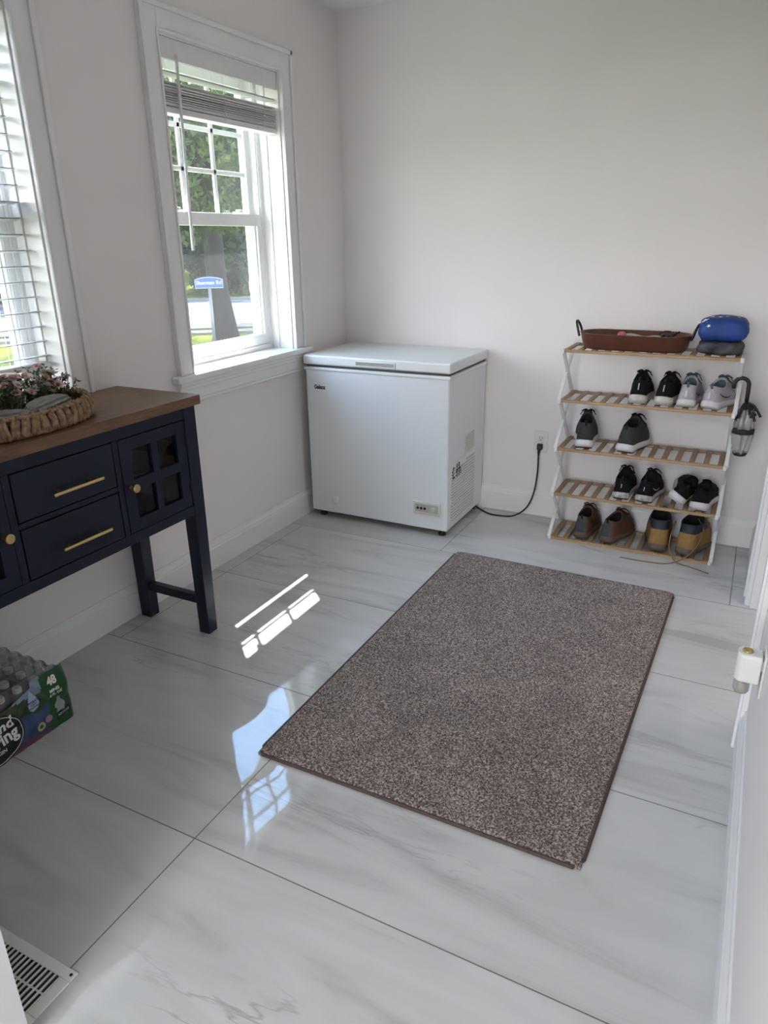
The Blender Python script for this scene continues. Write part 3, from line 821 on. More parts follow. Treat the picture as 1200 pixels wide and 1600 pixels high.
# ------------------------------------------------------------------ basket with ornaments and flowers
BX, BY, BZ = 0.205, -2.300, 0.915
def ov(t, r=1.0, inset=0.0):
    return Vector((math.cos(t) * (0.163 - inset) * r, math.sin(t) * (0.262 - inset) * r, 0))
bk = thing('woven_basket', 'low oval basket tray of woven brown rope on the console table', 'basket', (BX, BY, BZ))
M_ROPE = mat('woven_rope', (0.17, 0.095, 0.048), 0.8, color2=(0.40, 0.27, 0.16), scale=70, bump=0.6, bscale=220)
mb = MB(); n = 60; random.seed(21)
for i in range(n):
    t = 2 * PI * i / n
    c = ov(t); nx_ = ov(t).normalized(); tg = Vector((-nx_.y, nx_.x, 0))
    ln = 0.009 * random.choice((-1, 1))
    for s_ in (-1, 1):
        pts = []
        for k in range(7):
            q = k / 6
            pts.append(c + nx_ * (0.005 + 0.006 * math.sin(q * PI)) + tg * (s_ * 0.004 + ln * (q - 0.5)) + Vector((0, 0, 0.004 + 0.052 * q + random.uniform(-.001, .001))))
        mb.tube(pts, [0.0055, 0.0075, 0.0078, 0.0072, 0.0078, 0.0075, 0.006], 7)
    mb.tube([c + nx_ * 0.006 + Vector((0, 0, 0.054)), c + Vector((0, 0, 0.063)), c - nx_ * 0.007 + Vector((0, 0, 0.052))], 0.0075, 7)
mb.build('woven_wall', M_ROPE, bk, smooth=True)
mb = MB()
for k, rr_ in enumerate((1.0, 0.93, 0.85, 0.76, 0.66, 0.55, 0.43, 0.3, 0.16)):
    mb.tube([ov(2 * PI * i / 48, rr_) + Vector((0, 0, 0.009)) for i in range(48)], 0.009, 6, closed=True)
mb.build('woven_base', M_ROPE, bk, smooth=True)
mb = MB()
for zz in (0.006, 0.058):
    mb.tube([ov(2 * PI * i / 64) + Vector((0, 0, zz)) for i in range(64)], 0.006, 8, closed=True)
mb.build('rim_rope', M_ROPE, bk, smooth=True)

M_STONE = mat('grey_stone', (0.30, 0.285, 0.28), 0.75, var=0.15, scale=60, bump=0.2, bscale=300)
# grooved wing-shaped ornaments
def wing(name, label, loc, rz, L=0.15, W=0.085, H=0.055):
    mb = MB()
    def f(u, v):
        a = u * PI
        x = -L / 2 * math.cos(a)
        r = math.sin(a) ** 0.55
        ph = v * 2 * PI
        groove = 1 - 0.30 * (0.5 + 0.5 * math.cos(ph * 12 + 4 * u)) ** 3 * min(1, (1 - u) * 2.2) * min(1, u * 4)
        return (x, W / 2 * r * math.cos(ph) * groove * (1 - 0.35 * u), H * (0.48 + 0.48 * r * math.sin(ph) * groove) * (1 - 0.25 * u) + 0.0)
    mb.grid(f, 26, 70)
    o = mb.build(name, M_STONE, smooth=True, doubles=True)
    o.location = loc; o.rotation_euler = (0, 0, rz)
    return tag(o, label, 'ornament')
wing('stone_ornament', 'grooved grey stone wing-shaped ornament in the basket, the one nearer the window side end', (BX + 0.050, BY + 0.120, BZ + 0.018), math.radians(112), 0.185, 0.105, 0.068)
wing('stone_ornament', 'grooved grey stone wing-shaped ornament in the basket, cut by the photo edge', (BX + 0.075, BY - 0.055, BZ + 0.018), math.radians(82), 0.17, 0.09, 0.060)
# ring ornament
mb = MB(); rs = []
for i in range(28):
    t = 2 * PI * i / 28
    rs.append((0, 0.046 * math.cos(t), 0.052 + 0.040 * math.sin(t)))
mb.tube(rs, 0.013, 12, closed=True)
o = mb.build('ring_ornament', mat('pale_stone', (0.36, 0.345, 0.34), 0.6, var=0.12, scale=50), smooth=True)
o.location = (BX - 0.035, BY + 0.03, BZ + 0.018); o.rotation_euler = (0, 0, math.radians(-32))
tag(o, 'grey ring-shaped ornament standing among the flowers in the basket', 'ornament')
# candle jar
cj = thing('candle_jar', 'dark jar with a flat light wooden lid standing behind the pink flowers in the basket', 'jar', (0.112, -2.205, 0.932))
MB().lathe([(0.0, 0), (0.036, 0), (0.038, 0.004), (0.038, 0.094), (0.034, 0.098), (0, 0.098)], 28).build('jar_body', mat('dark_jar', (0.03, 0.018, 0.014), 0.25), cj, smooth=False, bevel=0.002)
MB().lathe([(0.0, 0.098), (0.040, 0.098), (0.041, 0.100), (0.041, 0.110), (0.039, 0.112), (0, 0.112)], 28).build('jar_lid', wood('lid_wood', (0.42, 0.30, 0.19), (0.58, 0.44, 0.30), 0.5, (2, 8, 2), 10), cj, bevel=0.001)
# flower stems: one artificial flower spray with leaves and blossoms
M_LEAF = mat('leaf_green', (0.05, 0.10, 0.025), 0.5, scale=25, color2=(0.13, 0.19, 0.06))
M_LEAFR = mat('leaf_rust', (0.15, 0.055, 0.02), 0.5, color2=(0.22, 0.16, 0.03))
M_PETAL = mat('pink_petal', (0.60, 0.30, 0.33), 0.6, color2=(0.80, 0.57, 0.58), scale=60)
M_PETALW = mat('pale_petal', (0.62, 0.55, 0.58), 0.6, color2=(0.78, 0.66, 0.68), scale=60)
def spray(base, label, ys, nst, seed, pale=0.25):
    random.seed(seed)
    root = thing('flower_spray', label, 'flowers', base, 0, 'artificial pink flowers in the basket')
    stems, leaves, bl_, bud = MB(), MB(), MB(), MB()
    def leaf(p, d, s):
        d = d.normalized(); sd_ = d.cross(Vector((0, 0, 1)))
        if sd_.length < 0.1: sd_ = Vector((1, 0, 0))
        sd_.normalize(); up = sd_.cross(d) * 0.15 * s
        vs = [p, p + d * s * .3 + sd_ * s * .27, p + d * s * .7 + sd_ * s * .22, p + d * s, p + d * s * .7 - sd_ * s * .22, p + d * s * .3 - sd_ * s * .27, p + d * s * .5 - up]
        leaves.add(vs, [(0, 1, 6), (1, 2, 6), (2, 3, 6), (3, 4, 6), (4, 5, 6), (5, 0, 6)], 1 if random.random() < 0.10 else 0)
    for k in range(nst):
        b0 = Vector((random.uniform(-.045, .045), random.uniform(ys[0], ys[1]) * 0.8, 0.0))
        tip = Vector((b0.x + random.uniform(-.05, .035), b0.y + random.uniform(-.035, .035), random.uniform(0.048, 0.115)))
        mid = (b0 + tip) / 2 + Vector((random.uniform(-.01, .01), random.uniform(-.01, .01), 0.01))
        pts = smooth_pts([b0, mid, tip], 4)
        stems.tube(pts, 0.0011, 5)
        for q in range(9):
            p = pts[min(len(pts) - 1, 1 + q)] if q < len(pts) - 1 else tip
            leaf(p, Vector((random.uniform(-1, 1), random.uniform(-1, 1), random.uniform(-.2, .8))), random.uniform(.012, .022))
        if k % 2 == 0:
            m = 1 if random.random() < pale else 0
            rot = Matrix.Rotation(random.uniform(-.6, .6), 3, 'X') @ Matrix.Rotation(random.uniform(-.2, .9), 3, 'Y')
            for ring_, (npt, rr_, tz) in enumerate(((6, 0.0150, 0.25), (5, 0.0105, 0.8), (4, 0.006, 1.3))):
                for j in range(npt):
                    t = 2 * PI * j / npt + ring_ * .5
                    d = Vector((math.cos(t), math.sin(t), tz)).normalized(); sd_ = Vector((-math.sin(t), math.cos(t), 0))
                    c = Vector((0, 0, 0.002 * ring_))
                    vs = [c, c + d * rr_ * .5 + sd_ * rr_ * .45, c + d * rr_ + sd_ * rr_ * .3 + Vector((0, 0, .001)), c + d * rr_ * 1.08, c + d * rr_ - sd_ * rr_ * .3 + Vector((0, 0, .001)), c + d * rr_ * .5 - sd_ * rr_ * .45]
                    bl_.add([tip + rot @ v for v in vs], [(0, 1, 2, 3), (0, 3, 4, 5)], m)
    stems.build('stem', M_LEAF, root); leaves.build('foliage', [M_LEAF, M_LEAFR], root)
    bl_.build('blossom', [M_PETAL, M_PETALW], root, smooth=True)
    return root
spray((BX - 0.035, BY + 0.172, BZ + 0.022), 'spray of pale pink flowers at the end of the basket nearest the freezer', (-.07, .07), 64, 31, 0.6)
spray((BX - 0.03, BY + 0.03, BZ + 0.022), 'spray of pink flowers in the middle of the basket around the ring ornament', (-.07, .06), 64, 32, 0.3)
spray((BX + 0.015, BY - 0.095, BZ + 0.022), 'spray of pink flowers beside the wooden-lidded jar, near the left photo edge', (-.05, .05), 56, 33, 0.15)

# ------------------------------------------------------------------ bottled water pack under the console
wp = thing('water_bottle_pack', 'shrink-wrapped pack of small water bottles on the floor under the console table', 'bottled water', (0.165, -2.58, 0))
PX1, PY1, PH = 0.150, 0.235, 0.195     # local: front face x=+0.150, end y=+0.235
bot = None
BD = 0.0565
prof = [(0.0, 0.004), (0.020, 0.002), (0.0262, 0.010), (0.0270, 0.05), (0.0255, 0.055), (0.0270, 0.06), (0.0270, 0.105), (0.0255, 0.125), (0.018, 0.147), (0.0125, 0.156), (0.0120, 0.166)]
bme = cme = None
for i in range(5):
    for j in range(8):
        loc = (PX1 - BD / 2 - 0.003 - i * BD, PY1 - BD / 2 - 0.004 - j * BD, 0.001)
        if bme is None:
            b_ = MB().lathe(prof, 16).build('bottle', M_BOTTLE, wp, smooth=True); bme = b_.data
            c_ = MB().lathe([(0.0128, 0.168), (0.0132, 0.169), (0.0132, 0.182), (0.012, 0.184), (0, 0.184)], 16).build('bottle_cap', mat('frosted_cap', (0.55, 0.56, 0.58), 0.3), b_, smooth=False); cme = c_.data
        else:
            b_ = bpy.data.objects.new('bottle', bme); COL.objects.link(b_); b_.parent = wp
            c_ = bpy.data.objects.new('bottle_cap', cme); COL.objects.link(c_); c_.parent = b_
        b_.location = loc
# printed film on the front face (world +x side) wrapping round the end
def film(u, v, off=0.0):   # u = world y offset along the face (0 at far end, positive to the left/near), v = height
    ph = (u % BD) / BD
    bulge = 0.0022 * math.sin(ph * PI) * (1 if v < 0.13 else 0.3)
    lean = 0.0 if v < 0.12 else (v - 0.12) ** 1.5 * 0.9
    waist = -0.006 * math.exp(-((v - 0.085) / 0.02) ** 2)
    y = PY1 - u
    x = PX1 + 0.002 + bulge - lean + off + waist
    if u < 0.012: x -= (0.012 - u) ** 1.5 * 4
    return (x, y, 0.002 + v)
U_END = 2 * PY1
M_PGREEN = mat('print_green', (0.010, 0.075, 0.020), 0.3, var=0.1)
M_PBLUE = mat('print_landscape_blue', (0.022, 0.055, 0.14), 0.3, color2=(0.07, 0.13, 0.27), scale=18)
M_PFOREST = mat('print_forest', (0.012, 0.028, 0.012), 0.3, color2=(0.055, 0.10, 0.035), scale=60)
M_PSKY = mat('print_sky', (0.20, 0.27, 0.36), 0.3, var=0.2)
M_PDROP = mat('print_pale_blue', (0.42, 0.50, 0.62), 0.3, var=0.06)
M_PBLACK = mat('print_black', (0.008, 0.014, 0.010), 0.3)
M_PPINK = mat('print_pink', (0.12, 0.05, 0.09), 0.3, var=0.3)
M_PDBLUE = mat('print_dark_blue', (0.01, 0.04, 0.20), 0.3)
def top_edge(u): return 0.165 + 0.012 * math.sin(u * 21)
mb = MB(); nu, nv = 90, 26
mb.grid(lambda a, b_: film(U_END * a, b_ * (top_edge(U_END * a) if U_END * a > 0.115 else 0.188), 0), nu, nv)
o = mb.build('printed_film', [M_PBLUE, M_PGREEN, M_PFOREST, M_PSKY, M_PPINK], wp, smooth=True)
for p in o.data.polygons:
    c = p.center; u = PY1 - c.y; v = c.z - 0.002
    wob = 0.010 * math.sin(u * 40) + 0.006 * math.sin(u * 97)
    if u < 0.082 + 0.008 * math.sin(v * 50): p.material_index = 1
    elif v > 0.150 + wob * .5: p.material_index = 3
    elif v > 0.098 + wob: p.material_index = 2
    elif v < 0.022 + wob * .6: p.material_index = 4
    else: p.material_index = 0
# decals on the film
def decal(name, poly, m, off=0.0012, par=o):
    # poly in (u, v) ; fan-filled with subdivision towards centre to follow the film
    n = len(poly); cx = sum(a for a, b_ in poly) / n; cy = sum(b_ for a, b_ in poly) / n
    vs = [film(cx, cy, off)]; fs = []
    rings = 5
    for r_ in range(1, rings + 1):
        for (a, b_) in poly: vs.append(film(cx + (a - cx) * r_ / rings, cy + (b_ - cy) * r_ / rings, off))
    for j in range(n): fs.append((0, 1 + j, 1 + (j + 1) % n))
    for r_ in range(rings - 1):
        for j in range(n):
            a = 1 + r_ * n; b2 = a + n
            fs.append((a + j, b2 + j, b2 + (j + 1) % n, a + (j + 1) % n))
    q = MB(); q.add(vs, fs); return q.build(name, m, par)
def circ(cu, cv, r, n=28, ry=None): return [(cu + r * math.cos(2 * PI * i / n), cv + (ry or r) * math.sin(2 * PI * i / n)) for i in range(n)]
def dtext(body, cu, cv, size, m, bold=0.0, rot=0.0, off=0.002, sxx=1.0):
    def fn(x, y, z):
        xr = x * math.cos(rot) - y * math.sin(rot); yr = x * math.sin(rot) + y * math.cos(rot)
        return film(cu - xr, cv + yr, off + z)
    return text_mesh('printed_text', body, size, m, o, fn, bold=bold, sxx=sxx, extrude=0.0001)
decal('drop_emblem', [(0.128 + 0.0, 0.166), (0.140, 0.142), (0.146, 0.124), (0.143, 0.108), (0.132, 0.099), (0.122, 0.099), (0.112, 0.106), (0.108, 0.120), (0.113, 0.140)], M_PDROP)
dtext('HYDRATE', 0.127, 0.131, 0.0095, M_PDBLUE, 0.0004)
dtext('PURIFY', 0.127, 0.122, 0.0075, M_PDBLUE, 0.0002)
dtext('RENEWABLE', 0.127, 0.113, 0.0068, M_PDBLUE, 0.0003)
dtext('48', 0.052, 0.158, 0.036, M_WHITEPRINT, 0.0016, sxx=0.85)
dtext('MINIS', 0.052, 0.128, 0.0135, M_WHITEPRINT, 0.0005)
dtext('8 FL OZ', 0.050, 0.114, 0.0125, M_WHITEPRINT, 0.0004)
decal('bottle_picture', [(0.038, 0.098), (0.048, 0.098), (0.049, 0.085), (0.060, 0.072), (0.061, 0.030), (0.025, 0.030), (0.026, 0.072), (0.037, 0.085)], mat('print_bottle_grey', (0.30, 0.32, 0.33), 0.3, var=.15))
decal('black_band', [(0.062, 0.048), (0.013, 0.056), (0.012, 0.032), (0.062, 0.022)], M_PBLACK, 0.0018)
dtext('RECYCLE', 0.038, 0.0395, 0.0095, M_PDROP, 0.0003, rot=0.14, off=0.0026)
decal('round_emblem', circ(0.265, 0.075, 0.098, 40, 0.078), M_PBLACK, 0.0010)
q = MB(); q.tube([film(0.265 + 0.091 * math.cos(t), 0.075 + 0.071 * math.sin(t), 0.0018) for t in [2 * PI * i / 60 for i in range(60)]], 0.0011, 5, closed=True); q.build('emblem_ring', M_WHITEPRINT, o)
dtext('Poland', 0.262, 0.108, 0.052, M_WHITEPRINT, 0.0016, rot=0.10, sxx=0.92)
dtext('Spring', 0.250, 0.070, 0.052, M_WHITEPRINT, 0.0016, rot=0.10, sxx=0.92)
dtext('ORIGIN', 0.262, 0.038, 0.016, M_WHITEPRINT, 0.0004)
decal('yellow_badge', circ(0.118, 0.036, 0.014), mat('print_cream', (0.42, 0.42, 0.22), .3), 0.0016)
decal('badge_mark', circ(0.118, 0.036, 0.007, 6), M_PGREEN, 0.0022)
decal('pink_badge', circ(0.090, 0.047, 0.012), mat('print_rose', (0.34, 0.20, 0.24), .3), 0.0016)
# clear film over the top and the end
mb = MB()
def topf(a, b_):
    x = PX1 - 0.012 - a * (2 * PX1 - 0.02); y = PY1 - 0.004 - b_ * (2 * PY1 - 0.01)
    i = ((PX1 - x) % BD) / BD; j = ((PY1 - y) % BD) / BD
    edge_ = min(a, 1 - a, b_, 1 - b_)
    h = 0.176 + 0.016 * (math.sin(i * PI) * math.sin(j * PI)) ** 0.7 - (0.03 if edge_ < 0.02 else 0)
    return (x, y, h)
mb.grid(topf, 50, 80)
mb.grid(lambda a, b_: (PX1 - 0.004 - a * (2 * PX1 - 0.01), PY1 + 0.003 * math.sin(((a * 2 * PX1) % BD) / BD * PI) + 0.001 - max(0, b_ - .75) * 0.06, 0.002 + b_ * 0.17), 40, 10)
mb.build('clear_film', M_FILM, wp, smooth=True)

# ------------------------------------------------------------------ floor vent
fv = thing('floor_register', 'white metal floor vent register set in the floor at the lower left corner', 'floor vent', (0.885, -3.010, 0))
mb = MB(); vx, vy = 0.142, 0.062
mb.box(-vx, vx, -vy, -vy + 0.022, 0, 0.005).box(-vx, vx, vy - 0.022, vy, 0, 0.005).box(-vx, -vx + 0.026, -vy + .022, vy - .022, 0, 0.005).box(vx - 0.026, vx, -vy + .022, vy - .022, 0, 0.005)
mb.build('flange', M_WHITEPL, fv, bevel=0.002)
mb = MB()
for k in range(19):
    x = -vx + 0.028 + k * (2 * vx - 0.056) / 18
    mb.box(x - 0.0019, x + 0.0019, -vy + .022, vy - .022, 0.0012, 0.0042)
mb.box(-vx + .026, vx - .026, -0.002, 0.002, 0.0009, 0.0016)
mb.build('grille', M_WHITEPL, fv)
MB().box(-vx + .02, vx - .02, -vy + .02, vy - .02, 0.0002, 0.0008).build('duct_opening', M_DARKVOID, fv)
for sx__ in (-1, 1):
    MB().lathe([(0, 0.0062), (0.003, 0.006), (0.0035, 0.005)], 10, (sx__ * (vx - 0.010), vy - 0.010, 0)).build('screw', M_HINGE, fv)

# ------------------------------------------------------------------ air freshener on right wall
ap = thing('wall_outlet', 'white wall outlet on the right wall behind the plug-in air freshener', 'outlet', (RX, -1.87, 0.425))
MB().box(-0.006, 0, -0.036, 0.036, -0.058, 0.058).build('cover_plate', M_WHITEPL, ap, bevel=0.003)
MB().box(-0.0085, -0.005, -0.017, 0.017, 0.006, 0.034).build('socket', M_WHITEPL, ap, bevel=0.003)
af = thing('air_freshener', 'white plug-in air freshener with clear bottle on the right wall outlet', 'air freshener', (RX - 0.0085, -1.87, 0.425))
mb = MB()
mb.rings([[Vector((-x, y, z)) for x, y in ((0.0, -w_), (0.045, -w_), (0.054, -w_ * .6), (0.054, w_ * .6), (0.045, w_), (0.0, w_))] for z, w_ in ((-0.028, 0.024), (-0.02, 0.026), (0.035, 0.026), (0.046, 0.022))])
mb.build('housing', M_WHITEPL, af, bevel=0.004, seg=3)
MB().lathe([(0.0, 0.0505), (0.011, 0.050), (0.013, 0.0455)], 18, (-0.033, 0, 0)).build('vent_cap', M_BRASS, af, smooth=True)
MB().lathe([(0.0, -0.066), (0.015, -0.066), (0.018, -0.060), (0.018, -0.036), (0.011, -0.030), (0.011, -0.026)], 20, (-0.034, 0, 0)).build('refill_bottle', M_CLEARPL, af, smooth=True)
MB().lathe([(0.0, -0.064), (0.0155, -0.062), (0.0155, -0.048), (0, -0.048)], 20, (-0.034, 0, 0)).build('scented_oil', mat('amber_oil', (0.45, 0.38, 0.18), 0.2), af, smooth=True)

# ------------------------------------------------------------------ shoe rack
RKX0, RKX1, RKY0, RKY1 = 1.305, 2.025, -0.300, -0.055
LEV = [0.012, 0.240, 0.466, 0.697, 0.925]
rk = thing('shoe_rack', 'five-tier shoe rack with bamboo slat shelves and white metal folding side bars', 'shoe rack', ((RKX0 + RKX1) / 2, (RKY0 + RKY1) / 2, 0))
ro = Vector((-(RKX0 + RKX1) / 2, -(RKY0 + RKY1) / 2, 0))
def K(mb): mb.v = [tuple(Vector(v) + ro) for v in mb.v]; return mb
sh = None
for z in LEV:
    if sh is None:
        mb = MB()
        mb.box(RKX0, RKX1, RKY0, RKY0 + 0.018, -0.012, 0.0).box(RKX0, RKX1, RKY1 - 0.018, RKY1, -0.012, 0.0)
        ns = 13
        for k in range(ns):
            x = RKX0 + 0.012 + (RKX1 - RKX0 - 0.024) * k / (ns - 1)
            mb.box(x - 0.012, x + 0.012, RKY0 + 0.004, RKY1 - 0.004, -0.003, 0.003, m=1)
        o = K(mb).build('shelf', [M_BAMBOO, M_BAMBOO_Y], rk, bevel=0.0015); sh = o.data
        o.location.z = z
    else:
        o2 = bpy.data.objects.new('shelf', sh); COL.objects.link(o2); o2.parent = rk; o2.location.z = z
        bmod = o2.modifiers.new('bevel', 'BEVEL'); bmod.width = 0.0015; bmod.segments = 2; bmod.limit_method = 'ANGLE'
for x, s_ in ((RKX0 - 0.006, 1), (RKX1 + 0.006, -1)):
    for i in range(4):
        za, zb = LEV[i] - 0.006, LEV[i + 1] - 0.006
        dz = 0.0
        K(MB().rail((x - 0.004 * s_, RKY0 + 0.004, za), (x - 0.004 * s_, RKY1 - 0.008, zb), 0.008, 0.016, up=(1, 0, 0))).build('folding_bar', M_WHITEMETAL, rk, bevel=0.0015)
        K(MB().rail((x + 0.003 * s_, RKY1 - 0.008, za), (x + 0.003 * s_, RKY0 + 0.004, zb), 0.008, 0.016, up=(1, 0, 0))).build('folding_bar', M_WHITEMETAL, rk, bevel=0.0015)
    for z in LEV:
        for y in (RKY0 + 0.005, RKY1 - 0.009):
            K(MB().box(x - 0.007, x + 0.007, y - 0.009, y + 0.009, max(z - 0.018, 0.0), z + 0.004)).build('hinge_bracket', M_WHITEMETAL, rk, bevel=0.002)

# ------------------------------------------------------------------ shoes
def interp(tab, u):
    for (a, va), (b_, vb) in zip(tab, tab[1:]):
        if u <= b_:
            t = (u - a) / (b_ - a); t = t * t * (3 - 2 * t); return va + (vb - va) * t
    return tab[-1][1]
HW = [(0, 0.0), (0.015, 0.40), (0.05, 0.62), (0.12, 0.72), (0.3, 0.70), (0.45, 0.78), (0.68, 1.0), (0.82, 0.93), (0.93, 0.66), (0.98, 0.36), (1.0, 0.0)]
def sole_pt(t, L, W, sc=1.0):
    u = (1 - math.cos(t)) / 2
    hw = interp(HW, u) * W / 2
    s_ = 1 if math.sin(t) >= 0 else -1
    bend = 0.010 * math.sin(u * PI) 
    return Vector((s_ * hw * sc + bend * 0.3, L * 0.5 + (u - 0.5) * L * (1 + (sc - 1) * 0.5), 0))
NT = 44
def shoe(name, label, cat, loc, rz, mats, L=0.275, W=0.105, H=0.098, HF=0.118, sole=0.030, dip=0.018, tab=True, laces=True,
         rx=0.0, ry=0.0, heelstrip=None, swoosh=None, outsole=0.007, group=None, lace_pts=5, heel_patch=None, side_patch=None, collar_w=0.066, band=None, flare=1.06, seed=0):
    up, lin, mid, outm, lac = mats
    root = thing(name, label, cat, loc, rz, group)
    root.rotation_euler = (rx, ry, rz)
    ts = [2 * PI * (i + 0.5) / NT for i in range(NT)]
    def spring(u): return 0.012 * max(0, (u - 0.72) / 0.28) ** 2 + 0.007 * max(0, (0.10 - u) / 0.10) ** 1.5
    def uu(t): return (1 - math.cos(t)) / 2
    def soletop(u): return sole * (1.12 - 0.30 * u) + spring(u)
    # outsole
    def ring(sc, zf): return [Vector((p.x, p.y, zf(uu(t)))) for t, p in ((t, sole_pt(t, L, W, sc)) for t in ts)]
    MB().rings([ring(0.90, lambda u: spring(u)), ring(0.97, lambda u: spring(u) + outsole * .5), ring(0.99, lambda u: spring(u) + outsole)]).build('outsole', outm, root, smooth=True)
    MB().rings([ring(1.0, lambda u: spring(u) + outsole), ring(flare, lambda u: spring(u) + outsole + 0.25 * (soletop(u) - outsole)), ring(flare - .01, lambda u: soletop(u) * .62 + outsole * .4), ring(0.99, lambda u: soletop(u) - .002), ring(0.93, soletop)]).build('midsole', mid, root, smooth=True)
    # upper surface
    yc0, yc1 = 0.022 * L / 0.275, 0.145 * L / 0.275
    def P(t, s, off=0.0):
        u = uu(t); B = sole_pt(t, L, W, 0.965); B.z = soletop(u) - 0.004
        sn = math.sin(t)
        Kp = Vector((collar_w / 2 * (abs(sn) ** 0.8) * (1 if sn >= 0 else -1) + 0.002, yc0 + (yc1 - yc0) * u, 0))
        Kz = H + (HF - H) * u - dip * sn * sn
        w_ = (1 - u) * (s ** 1.7) * 0.95 + u * (0.32 * s + 0.68 * s ** 1.5) + (1 - u) * 0.05 * s
        h_toe = 0.42 * (1 - (1 - s) ** 6) + 0.58 * (s ** 1.5)
        h_heel = 0.25 * s + 0.75 * s ** 0.92
        hh = (1 - u) * h_heel + u * h_toe
        q = B.lerp(Kp, w_); q.z = B.z + (Kz - B.z) * hh
        if off:
            c = Vector((0, q.y * 0.4 + L * .2, 0.02)); d = Vector((q.x, (q.y - L * .35) * (0.9 if u < .3 else .2), 0.35 * s * 0.05 + (0.03 if u > .5 else 0.004))).normalized(); q = q + d * off
        return q
    NS = 14
    rings_ = [[P(t, k / NS) for t in ts] for k in range(NS + 1)]
    mb = MB()
    mb.rings(rings_, cap0=False, cap1=False)
    top = rings_[-1]
    cen = Vector((0.002, (yc0 + yc1) / 2, 0))
    def inn(sc, dz): return [Vector((cen.x + (p.x - cen.x) * sc, cen.y + (p.y - cen.y) * sc, p.z + dz)) for p in top]
    mb.rings([top, inn(0.97, 0.004), inn(0.90, 0.003), inn(0.84, -0.006)], False, False)
    o = mb.build('upper', [up] + [x for x in (heel_patch, side_patch, band) if x], root, smooth=True, doubles=True)
    idx = 1
    if heel_patch:
        for p in o.data.polygons:
            if p.center.y < 0.045 and p.center.z < H * 0.9 and abs(p.center.x) < 0.02: p.material_index = idx
        idx += 1
    if side_patch:
        for p in o.data.polygons:
            c = p.center
            if c.y >= 0.03 and (math.sin(c.y * 60 + c.z * 90) > 0.1): p.material_index = idx
        idx += 1
    if band:
        for p in o.data.polygons:
            if p.center.z > H * 0.74 and p.center.y < yc1 + .01: p.material_index = idx
    MB().rings([inn(0.85, -0.004), inn(0.86, -0.03), inn(0.9, -H * .5), inn(0.75, -H * .72)], False, True).build('lining', lin, root, smooth=True)
    # tongue
    tg = MB()
    def tf(a, b_):
        x = (a - 0.5) * 0.046 * (1 - 0.15 * b_) ; yy = yc1 + 0.040 - 0.046 * b_; zz = HF - 0.022 + 0.034 * b_ - 0.006 * (2 * a - 1) ** 2
        return (x + .002, yy, zz)
    tg.grid(tf, 6, 6); tg.grid(lambda a, b_: tuple(Vector(tf(a, b_)) + Vector((0, -0.006, -0.002))), 6, 6)
    tg.build('tongue', lin if laces else up, root, smooth=True)
    if laces:
        lm = MB(); rnd = random.Random(seed)
        for k in range(lace_pts):
            s_ = 0.90 - 0.11 * k
            pts = []
            for q in range(7):
                t = PI + (q - 3) / 3 * (0.50 + 0.05 * k)
                pts.append(P(t, s_ + 0.02 * math.sin(q * 2 + k)) + Vector((0, 0, 0.004)))
            lm.tube(pts, 0.0026, 6)
        c0 = P(PI, 0.95) + Vector((0, 0, 0.010))
        for s_ in (-1, 1):
            lm.tube(smooth_pts([c0, c0 + Vector((s_ * 0.012, 0.004, 0.006)), c0 + Vector((s_ * 0.030, 0.014, -0.006)), c0 + Vector((s_ * 0.016, 0.016, -0.002)), c0], 5), 0.0022, 6)
            lm.tube(smooth_pts([c0, c0 + Vector((s_ * 0.018, 0.012, 0.002)), c0 + Vector((s_ * 0.036, 0.028, -0.030 + rnd.uniform(-.01, .01)))], 5), 0.0022, 6)
        lm.build('laces', lac, root, smooth=True)
    if tab:
        t0 = Vector((0.002, yc0, H))
        MB().tube(smooth_pts([t0 + Vector((0, -0.001, -0.012)), t0 + Vector((0, -0.008, 0.004)), t0 + Vector((0, -0.003, 0.014)), t0 + Vector((0, 0.006, 0.003)), t0 + Vector((0, .007, -.008))], 5), 0.0052, 8, flat=0.35).build('pull_tab', lin, root, smooth=True)
    if heelstrip:
        mm, w_, a0, a1 = heelstrip
        hs = MB()
        def hf(a, b_):
            s_ = a0 + (a1 - a0) * b_; t = (a - 0.5) * w_
            q = P(t if t >= 0 else 2 * PI + t, s_); return q + Vector((0, -0.0022, 0))
        # across the heel centre: straight strip
        pts = []
        for k in range(9):
            s_ = a0 + (a1 - a0) * k / 8
            q = (P(ts[0], s_) + P(ts[-1], s_)) / 2; pts.append(q + Vector((0, -0.0012, 0)))
        hs.tube(pts, w_, 8, flat=1.0)
        hs.build('heel_stripe', mm, root, smooth=True)
    if swoosh:
        mm, sides = swoosh
        for sgn in sides:
            sw = MB(); n = 16; A, B = [], []
            for k in range(n + 1):
                q = k / n
                u = 0.10 + 0.42 * q
                # tapering hook
                cv = 0.62 - 0.42 * math.sin(min(1, q * 1.25) * PI * .5) ** 1.0 + 0.10 * max(0, q - .8) * 3
                th = 0.085 * math.sin(q ** 0.6 * PI) ** 0.8 + 0.01
                t = math.acos(1 - 2 * u); t = t if sgn > 0 else 2 * PI - t
                A.append(P(t, cv + th * .5) + Vector((sgn * 0.0022, -.0006, 0.0006))); B.append(P(t, cv - th * .5) + Vector((sgn * 0.0022, -.0006, 0.0006)))
            vs = A + B; m_n = n + 1
            sw.add(vs, [(i, i + 1, m_n + i + 1, m_n + i) for i in range(n)])
            sw.build('side_mark', mm, root, smooth=True)
    return root, P

